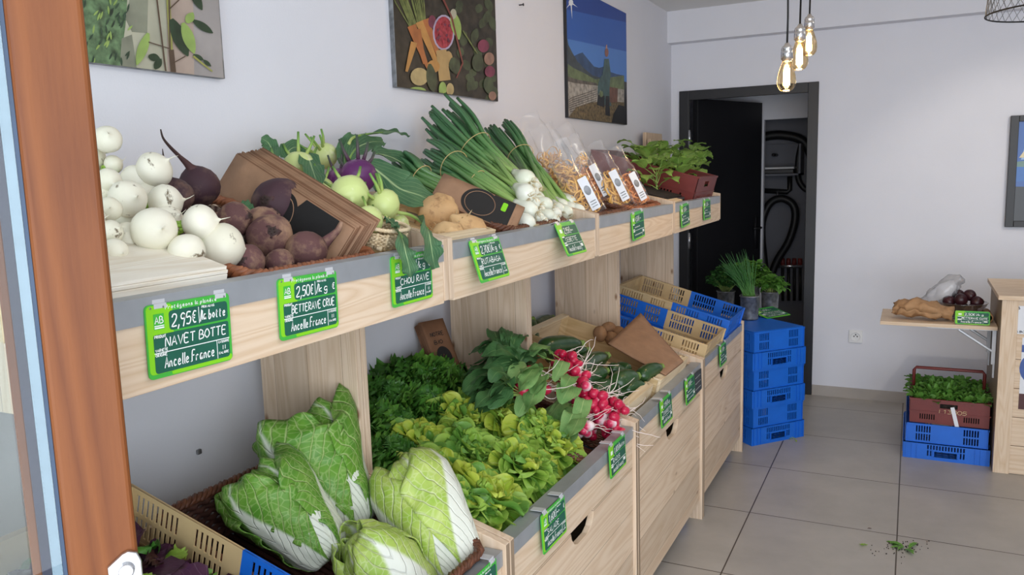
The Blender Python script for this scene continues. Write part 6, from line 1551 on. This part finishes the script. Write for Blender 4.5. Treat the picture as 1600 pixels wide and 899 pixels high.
rl_ = tag(MB().lathe([(.018,0),(.024,0),(.024,.16),(.018,.16),(.018,0)], 24).build('paper_roll', M['kraft_crush']), 'short cardboard tube lying at the right end of the side shelf', 'cardboard tube'); rl_.matrix_world = frame((1.866,4.60,SZ+.0245), (1,0,0), (0,0,-1), (0,1,0))
LA, LB, LC = at(1492,503,1,4.52), at(1547,504,1,4.52), at(1491,483,1,4.54); LA.z = SZ+.002
ux = Vector((1,0,0)); uy = Vector((0,.35,1)).normalized()
price_label('green price label standing on the side shelf before the bowl, reading BETTERAVE CUITE', frame(LA, ux, uy, ux.cross(uy)), '2,50€', '/kg', 'BETTERAVE CUITE', False, lw=LB.x-LA.x, lh=.068, clips=False, seed=43)
# ------------------------------------------------------------------ framed screen on the back wall
A_, B_ = at(1580,181,1,DB-.03), at(1568,355,1,DB-.03)
tv = thing('wall_screen', 'black framed screen on the back wall, cut off by the right picture edge', 'screen', (A_.x,DB,B_.z)); ht = A_.z-B_.z; wd_ = 1.05
MB().box((0,-.03,0),(.042,-.002,ht)).box((.0425,-.03,0),(wd_,-.002,.034)).box((.0425,-.03,ht-.034),(wd_,-.002,ht)).box((wd_+.0005,-.03,0),(wd_+.042,-.002,ht)).build('frame', M['black'], tv, False, bevel=.002)
pq = [('deep sky blue print', srgb(38,92,170), [(0,.0),(1,.0),(1,1),(0,1)]), ('pale sky streak print', srgb(150,186,222), [(.02,.62),(.06,.98),(.10,.98),(.05,.62)]), ('green hill print', srgb(96,132,122), [(0,.60),(.1,.62),(.3,.66),(1,.62),(1,.44),(0,.44)]), ('warm cloud print', srgb(222,206,160), [(.01,.64),(.03,.70),(.2,.72),(.3,.66),(.1,.64)]), ('blue lake print', srgb(34,104,182), [(0,.40),(1,.43),(1,.58),(.1,.54),(0,.55)]), ('dark foreground print', srgb(22,22,24), [(0,0),(1,0),(1,.36),(.2,.34),(0,.35)])]
q = MB(); ms = []
for i, (nm, c, ps) in enumerate(pq):
    q.poly([(.0425+x*(wd_-.043), .0345+y*(ht-.069)) for x, y in ps], .0004*i, .0004*i+.0003, i); ms.append(plain(nm, c, .3, var=.06, scale=8))
o_ = q.build('picture', ms, tv, False); o_.matrix_local = frame((0,-.012,0), (1,0,0), (0,0,1), (0,-1,0))
MB().box((.0425,-.0085,.0345),(wd_,-.003,ht-.0345)).build('back_panel', M['black'], tv, False)
# ------------------------------------------------------------------ hanging lamps
def pendant(label, u, v, y, first=None):
    p = at(u, v, 1, y)                              # middle of the bulb
    if first: return dup(first, label, None, p)
    t = thing('pendant_lamp', label, 'lamp', p, group='bare filament lamps')
    pr = [(.0,-.056),(.012,-.0555),(.022,-.050),(.030,-.038),(.0325,-.022),(.031,-.004),(.026,.016),(.020,.034),(.0155,.046),(.0135,.050)]
    MB().lathe(pr, 28).build('glass_bulb', M['bulb_glass'], t)
    f = MB()
    for k in range(10):
        a = k*PI/5; f.tube([(.010*math.cos(a),.010*math.sin(a),-.034),(.0085*math.cos(a+.4),.0085*math.sin(a+.4),.024)], .0021, 5)
    f.build('filament', M['filament'], t)
    MB().lathe([(.0135,.048),(.0155,.050),(.0165,.054),(.0205,.056),(.0205,.082),(.018,.085),(.0205,.087),(.0175,.098),(.010,.104),(.006,.112),(0,.113)], 24).build('socket', M['steel'], t)
    return t
ys = [3.05, 3.25, 3.60]; lp_ = []
for i, (u, v, y, lab) in enumerate([(1229,118,ys[0],'lowest hanging filament lamp, left of the three'), (1249,86,ys[1],'middle hanging filament lamp of the three'), (1264,66,ys[2],'highest hanging filament lamp, right of the three')]):
    t = pendant(lab, u, v, y, lp_[0] if lp_ else None); lp_.append(t); zt = ZC-t.location.z
    c = MB().tube([(0,0,.110),(.001,0,.2),(-.001,0,.35),(0,0,zt)], .0034, 8).tube([(0,0,zt-.03),(0,0,zt-.001)], [.03,.035], 16); c.build('cord', M['cord'], t)
    l = bpy.data.lights.new('lamp_bulb', 'POINT'); l.energy = 1.6; l.color = (1,.70,.38); l.shadow_soft_size = .03
    o = bpy.data.objects.new('lamp_bulb', l); COL.objects.link(o); o.location = t.location+Vector((0,0,-.075))
LSY = 3.3; pL = at(1539,27,1,LSY); RS = .21
ls = thing('wire_lampshade', 'round grey wire mesh lampshade at the top right corner', 'lampshade', (pL.x+RS, LSY, pL.z))
q = MB(); ring = lambda r, z, n=56: [(r*math.cos(i*2*PI/n), r*math.sin(i*2*PI/n), z) for i in range(n)]
q.tube(ring(RS,0), .0028, 6, closed=True).tube(ring(RS*.90,.20), .0024, 6, closed=True).tube(ring(RS*.35,.27), .0024, 6, closed=True)
q.build('rim_rings', M['cord'], ls)
q = MB(); n = 44
for k in range(n):
    for s in (-1, 1):
        P = []
        for i in range(9):
            f = i/8; a = 2*PI*k/n+s*f*.9; rr_ = RS*np.interp(f, [0,.6,.75,1], [1,.93,.88,.35]); zz = np.interp(f, [0,.6,.75,1], [0,.17,.21,.27]); P.append((rr_*math.cos(a), rr_*math.sin(a), zz))
        q.tube(P, .0011, 4, cap=False)
q.build('wire_mesh', M['zinc_dull'], ls)
MB().tube([(0,0,.27),(0,0,ZC-pL.z)], .0034, 8).build('cord', M['cord'], ls)
q = MB()
for k in range(4): q.tube([(0,0,.27),(RS*.35*math.cos(k*PI/2),RS*.35*math.sin(k*PI/2),.27)], .002, 5)
q.build('spokes', M['cord'], ls)
# ------------------------------------------------------------------ canvases on the left wall
def canvas(label, y0, y1, z0, z1, layers, edge):
    t = thing('wall_picture', label, 'picture', (0, y0, z0)); w_, h_ = y1-y0, z1-z0
    MB().box((.001,0,0),(.018,w_,h_)).build('panel', edge, t, False, bevel=.001)
    q = MB(); ms = []; mid = {}
    for i, (mat, ps) in enumerate(layers):
        if mat.name not in mid: mid[mat.name] = len(ms); ms.append(mat)
        P = []
        for u, v in ps:
            a = at(u, v, 0, .018); P.append((min(w_-.001, max(.001, a.y-y0)), min(h_-.001, max(.001, a.z-z0))))
        q.poly(P, .00006*i, .00006*i+.00005, mid[mat.name])
    o = q.build('printed_photo', ms, t, False); o.matrix_local = frame((.0181,0,0), (0,1,0), (0,0,1), (1,0,0)); return t
def ink(name, c, var=.1, scale=20, r=.5): return plain(name+' picture ink', srgb(*c), r, var=var, scale=scale)
def ell(cu, cv, a, b, n=18, rot=0):
    return [(cu+a*math.cos(i*2*PI/n)*math.cos(rot)-b*math.sin(i*2*PI/n)*math.sin(rot), cv+a*math.cos(i*2*PI/n)*math.sin(rot)+b*math.sin(i*2*PI/n)*math.cos(rot)) for i in range(n)]
def spear(u0, v0, u1, v1, w0, w1=0, n=5):
    d = Vector((u1-u0, v1-v0)); L_ = d.length; d.normalize(); s = Vector((-d.y, d.x)); A = []; B = []
    for i in range(n+1):
        f = i/n; ww = w0+(w1-w0)*f**1.3; p = Vector((u0, v0))+d*L_*f; A.append(tuple(p+s*ww)); B.append(tuple(p-s*ww))
    return A+B[::-1]
def leafp(u0, v0, u1, v1, w): 
    d = Vector((u1-u0, v1-v0)); L_ = d.length; d.normalize(); s = Vector((-d.y, d.x)); A = []; B = []
    for i in range(9):
        f = i/8; ww = w*math.sin(PI*min(1, f*.92+.06))**.8; p = Vector((u0, v0))+d*L_*f; A.append(tuple(p+s*ww)); B.append(tuple(p-s*ww))
    return A+B[::-1]
I = {n: ink(n, c, v, s) for n, c, v, s in [('foliage', (98,124,88), .45, 45), ('dark foliage', (52,72,54), .4, 40), ('pale plastic', (172,170,150), .12, 8), ('grey plastic', (134,136,118), .2, 12), ('concrete', (160,154,152), .10, 8), ('rosy concrete', (172,154,142), .10, 10), ('leaf', (44,66,44), .3, 20), ('light leaf', (146,172,92), .15, 20), ('stem', (150,150,80), .15, 20), ('brown stem', (84,66,52), .1, 20),
  ('night green', (46,42,34), .5, 22), ('carrot', (172,104,56), .15, 20), ('carrot b', (184,134,72), .12, 20), ('raspberry', (160,48,62), .25, 90), ('bowl rim', (170,160,186), .1, 10), ('squash', (176,146,96), .12, 12), ('garlic', (180,160,112), .15, 20), ('radish pink', (122,52,76), .25, 20), ('onion', (150,116,100), .2, 20), ('twig', (124,60,52), .1, 20), ('tops', (110,120,66), .3, 40), ('dark leaf', (66,76,52), .3, 20),
  ('sky top', (28,66,148), .03, 3), ('sky mid', (44,92,176), .03, 3), ('sky low', (76,126,200), .03, 3), ('sun', (226,232,240), .02, 3), ('mountain', (48,74,112), .2, 14), ('near mountain', (62,70,74), .25, 18), ('meadow', (104,118,80), .25, 22), ('furrow', (166,160,150), .3, 40), ('dark furrow', (96,88,80), .3, 30), ('field', (112,96,66), .45, 60), ('coat', (66,92,92), .2, 20), ('hair', (136,92,84), .1, 20), ('box', (110,76,62), .2, 20), ('shadow', (30,30,32), .2, 20), ('skin', (190,150,130), .05, 9)]}
rnd = random.Random(3)
L1 = [(I['foliage'], [(60,-90),(210,-90),(205,112),(60,100)]), (I['pale plastic'], [(205,-90),(262,-90),(268,118),(188,112),(196,40)]), (I['grey plastic'], [(206,-20),(232,-30),(230,52),(206,50),(196,30)]), (I['grey plastic'], [(190,60),(206,54),(214,112),(188,110)]), (I['rosy concrete'], [(258,-90),(306,-90),(308,122),(262,118)]), (I['concrete'], [(300,-90),(350,-90),(350,130),(304,124)])]
for k in range(46): u, v = rnd.uniform(128,200), rnd.uniform(-10,104); a = rnd.uniform(-1.8,-.6); L1.append((I[['light leaf','dark foliage','dark foliage'][k % 3]], leafp(u, v, u+9*math.cos(a), v+9*math.sin(a)*1.5, 1.6)))
L1 += [(I['brown stem'], spear(240,-30,258,116,1.2,1.2)), (I['stem'], spear(258,-60,266,84,3.2,2.8)), (I['brown stem'], spear(266,78,270,118,4,4)), (I['brown stem'], spear(262,-30,264,80,1.2,1.2)), (I['light leaf'], leafp(230,52,212,102,8)), (I['leaf'], leafp(266,30,292,88,11)), (I['light leaf'], leafp(284,36,302,84,9)), (I['leaf'], leafp(300,32,331,52,6)), (I['light leaf'], leafp(290,36,300,20,7)), (I['leaf'], leafp(296,-20,314,16,7)), (I['leaf'], leafp(230,88,248,92,6)), (I['leaf'], leafp(240,108,250,92,6)), (I['leaf'], leafp(300,86,316,94,4)), (I['stem'], spear(300,88,330,112,1.6,1)), (I['leaf'], leafp(316,94,328,104,3)), (I['brown stem'], spear(270,98,288,88,.8,.8)), (I['brown stem'], spear(230,66,262,76,.8,.8)), (I['brown stem'], spear(263,14,278,0,1,1))]
canvas('wall picture of a young plant in a greenhouse, nearest the door post', .56, 1.467, 1.764, 2.37, L1, M['zinc_dull'])
L2 = [(I['night green'], [(590,-80),(780,-80),(790,170),(590,160)])]
for k in range(26): u, v = rnd.uniform(700,772), rnd.uniform(-10,150); L2.append((I['dark leaf'], leafp(u, v, u+rnd.uniform(-12,12), v+rnd.uniform(8,26), 6)))
for k in range(16): u = 612+k*3.2; L2.append((I['tops'], spear(u, rnd.uniform(-20,0), 640+k*1.6, 42, .9, .9)))
L2 += [(I['carrot'], spear(642,40,668,108,7,2)), (I['carrot b'], spear(654,34,690,120,6,2)), (I['carrot'], spear(650,46,662,100,6,2)), (I['carrot b'], spear(646,66,634,112,5,2)), (I['carrot'], spear(664,30,684,86,5,3)), (I['radish pink'], ell(674,34,6,10)), (I['bowl rim'], ell(692,51,17,28)), (I['raspberry'], ell(692,51,14.5,25)), (I['squash'], spear(688,78,694,126,8,9)), (I['squash'], ell(699,92,7,12)), (I['carrot b'], ell(676,104,10,10)), (I['garlic'], ell(654,120,14,14)), (I['garlic'], ell(702,140,6,10)), (I['dark leaf'], leafp(670,100,676,146,8)), (I['light leaf'], leafp(706,18,716,62,8)), (I['pale plastic'], ell(707,22,5,8)), (I['twig'], spear(682,-20,704,26,1.6,1.2)), (I['twig'], spear(704,26,722,100,1.4,1)), (I['twig'], spear(722,98,712,122,1.2,.8)), (I['tops'], spear(722,48,752,96,1,1)), (I['radish pink'], ell(754,72,9,10)), (I['onion'], ell(763,92,8,10)), (I['dark leaf'], ell(745,98,9,14)), (I['radish pink'], ell(764,112,8,9)), (I['dark leaf'], leafp(706,90,712,116,9)), (I['dark leaf'], leafp(760,120,764,148,8)), (I['onion'], ell(768,150,6,7)), (I['light leaf'], ell(650,142,14,6)), (I['light leaf'], ell(690,140,6,12))]
for k in range(18): a = rnd.uniform(0,6.3); b = math.sqrt(rnd.random()); L2.append((I['radish pink'] if k % 2 else I['raspberry'], ell(692+12*b*math.cos(a), 51+21*b*math.sin(a), 2.0, 2.6, 8)))
canvas('wall picture of carrots, raspberries and squash above the spring onions', 2.192, 2.896, 1.803, 2.33, L2, M['zinc_dull'])
L3 = [(I['sky top'], [(870,-80),(985,-80),(985,40),(870,10)]), (I['sky mid'], [(870,8),(985,38),(985,84),(870,56)]), (I['sky low'], [(870,55),(985,83),(985,130),(870,100)]), (I['sun'], ell(892,4,3.5,5)), (I['sun'], spear(892,4,894,30,1,0)), (I['sun'], spear(892,4,884,14,1,0)), (I['sun'], spear(892,4,903,12,1,0)),
 (I['mountain'], [(882,110),(896,88),(904,84),(910,82),(918,92),(928,104),(936,106),(944,104),(952,112),(964,116),(975,118),(975,140),(882,140)]), (I['near mountain'], [(882,58),(888,70),(894,82),(902,96),(914,108),(926,118),(940,122),(975,120),(975,140),(882,130)]), (I['meadow'], [(882,98),(895,106),(912,114),(930,124),(975,118),(975,170),(882,150)]), (I['furrow'], [(882,124),(900,130),(932,134),(975,140),(975,196),(882,190)]), (I['dark furrow'], [(882,118),(900,124),(932,130),(934,134),(898,130),(882,126)])]
for k in range(9): L3.append((I['dark furrow'], spear(884+k*1.0, 156+k*3.2, 932, 140+k*3.4, .8, .4)))
L3 += [(I['field'], [(882,182),(900,168),(925,160),(948,158),(975,160),(975,198),(882,190)]), (I['field'], [(882,186),(975,190),(975,200),(882,200)]), (I['coat'], [(944,92),(951,92),(954,116),(952,134),(955,166),(942,164),(938,142),(942,110)]), (I['hair'], ell(947.5,82,3,7)), (I['skin'], spear(947,76,947.5,70,1.2,.6)), (I['coat'], leafp(940,118,934,148,3)), (I['box'], [(952,136),(965,138),(964,160),(952,160)]), (I['shadow'], [(946,150),(951,150),(953,182),(945,180)]), (I['shadow'], [(934,148),(944,150),(944,168),(932,164)]), (I['meadow'], ell(939,147,3,5)), (I['shadow'], [(958,178),(966,164),(975,166),(975,194),(955,194)])]
canvas('wall picture of a blue sky over mountains and a field, nearest the doorway', 3.626, 4.512, 1.776, 2.395, L3, M['black'])
# ------------------------------------------------------------------ scraps on the floor
def scrap(label, u, v, n, s, seed, mat='let_g'):
    p = at(u, v, 2, .004); rnd = random.Random(seed); q = MB()
    for k in range(n):
        X = leaf_grid(s*rnd.uniform(.6,1.2), s*rnd.uniform(.12,.25), rnd.uniform(0,.35), rnd.uniform(.2,.7), 6, 5, .2, .002, 2, k)
        q.grid(X, M=Matrix.Translation((rnd.uniform(-s,s)*.4, rnd.uniform(-s,s)*.4, .001)) @ Matrix.Rotation(rnd.uniform(0,6.3), 4, 'Z'))
    o = q.build('leaf_scrap', V_[mat]); o.location = p; o.location.z = .003; tag(o, label, 'leaf scrap', 'leaf scraps on the floor'); return o
scrap('largest torn green leaf scrap on the floor tiles, on the grout line', 1412, 856, 9, .05, 3)
scrap('small curled green leaf scrap left of the largest one', 1347, 851, 2, .03, 4, 'let_m')
scrap('tiny dark leaf scrap on the tile joint', 1354, 827, 1, .018, 5, 'mix_b')
scrap('yellowish leaf scrap at the foot of the blue crate tower', 1241, 687, 3, .03, 6, 'let_y')
rnd = random.Random(4); q = MB()
for k in range(70):
    a = at(1408+rnd.gauss(0,22), 857+rnd.gauss(0,7), 2, .0); q.cbox((a.x, a.y, .0018), (.003*rnd.uniform(.5,1.4), .003*rnd.uniform(.5,1.4), .003))
tag(q.build('soil_crumbs', M['soil'], None, False), 'soil crumbs scattered round the leaf scrap on the floor', 'crumbs', kind='stuff')
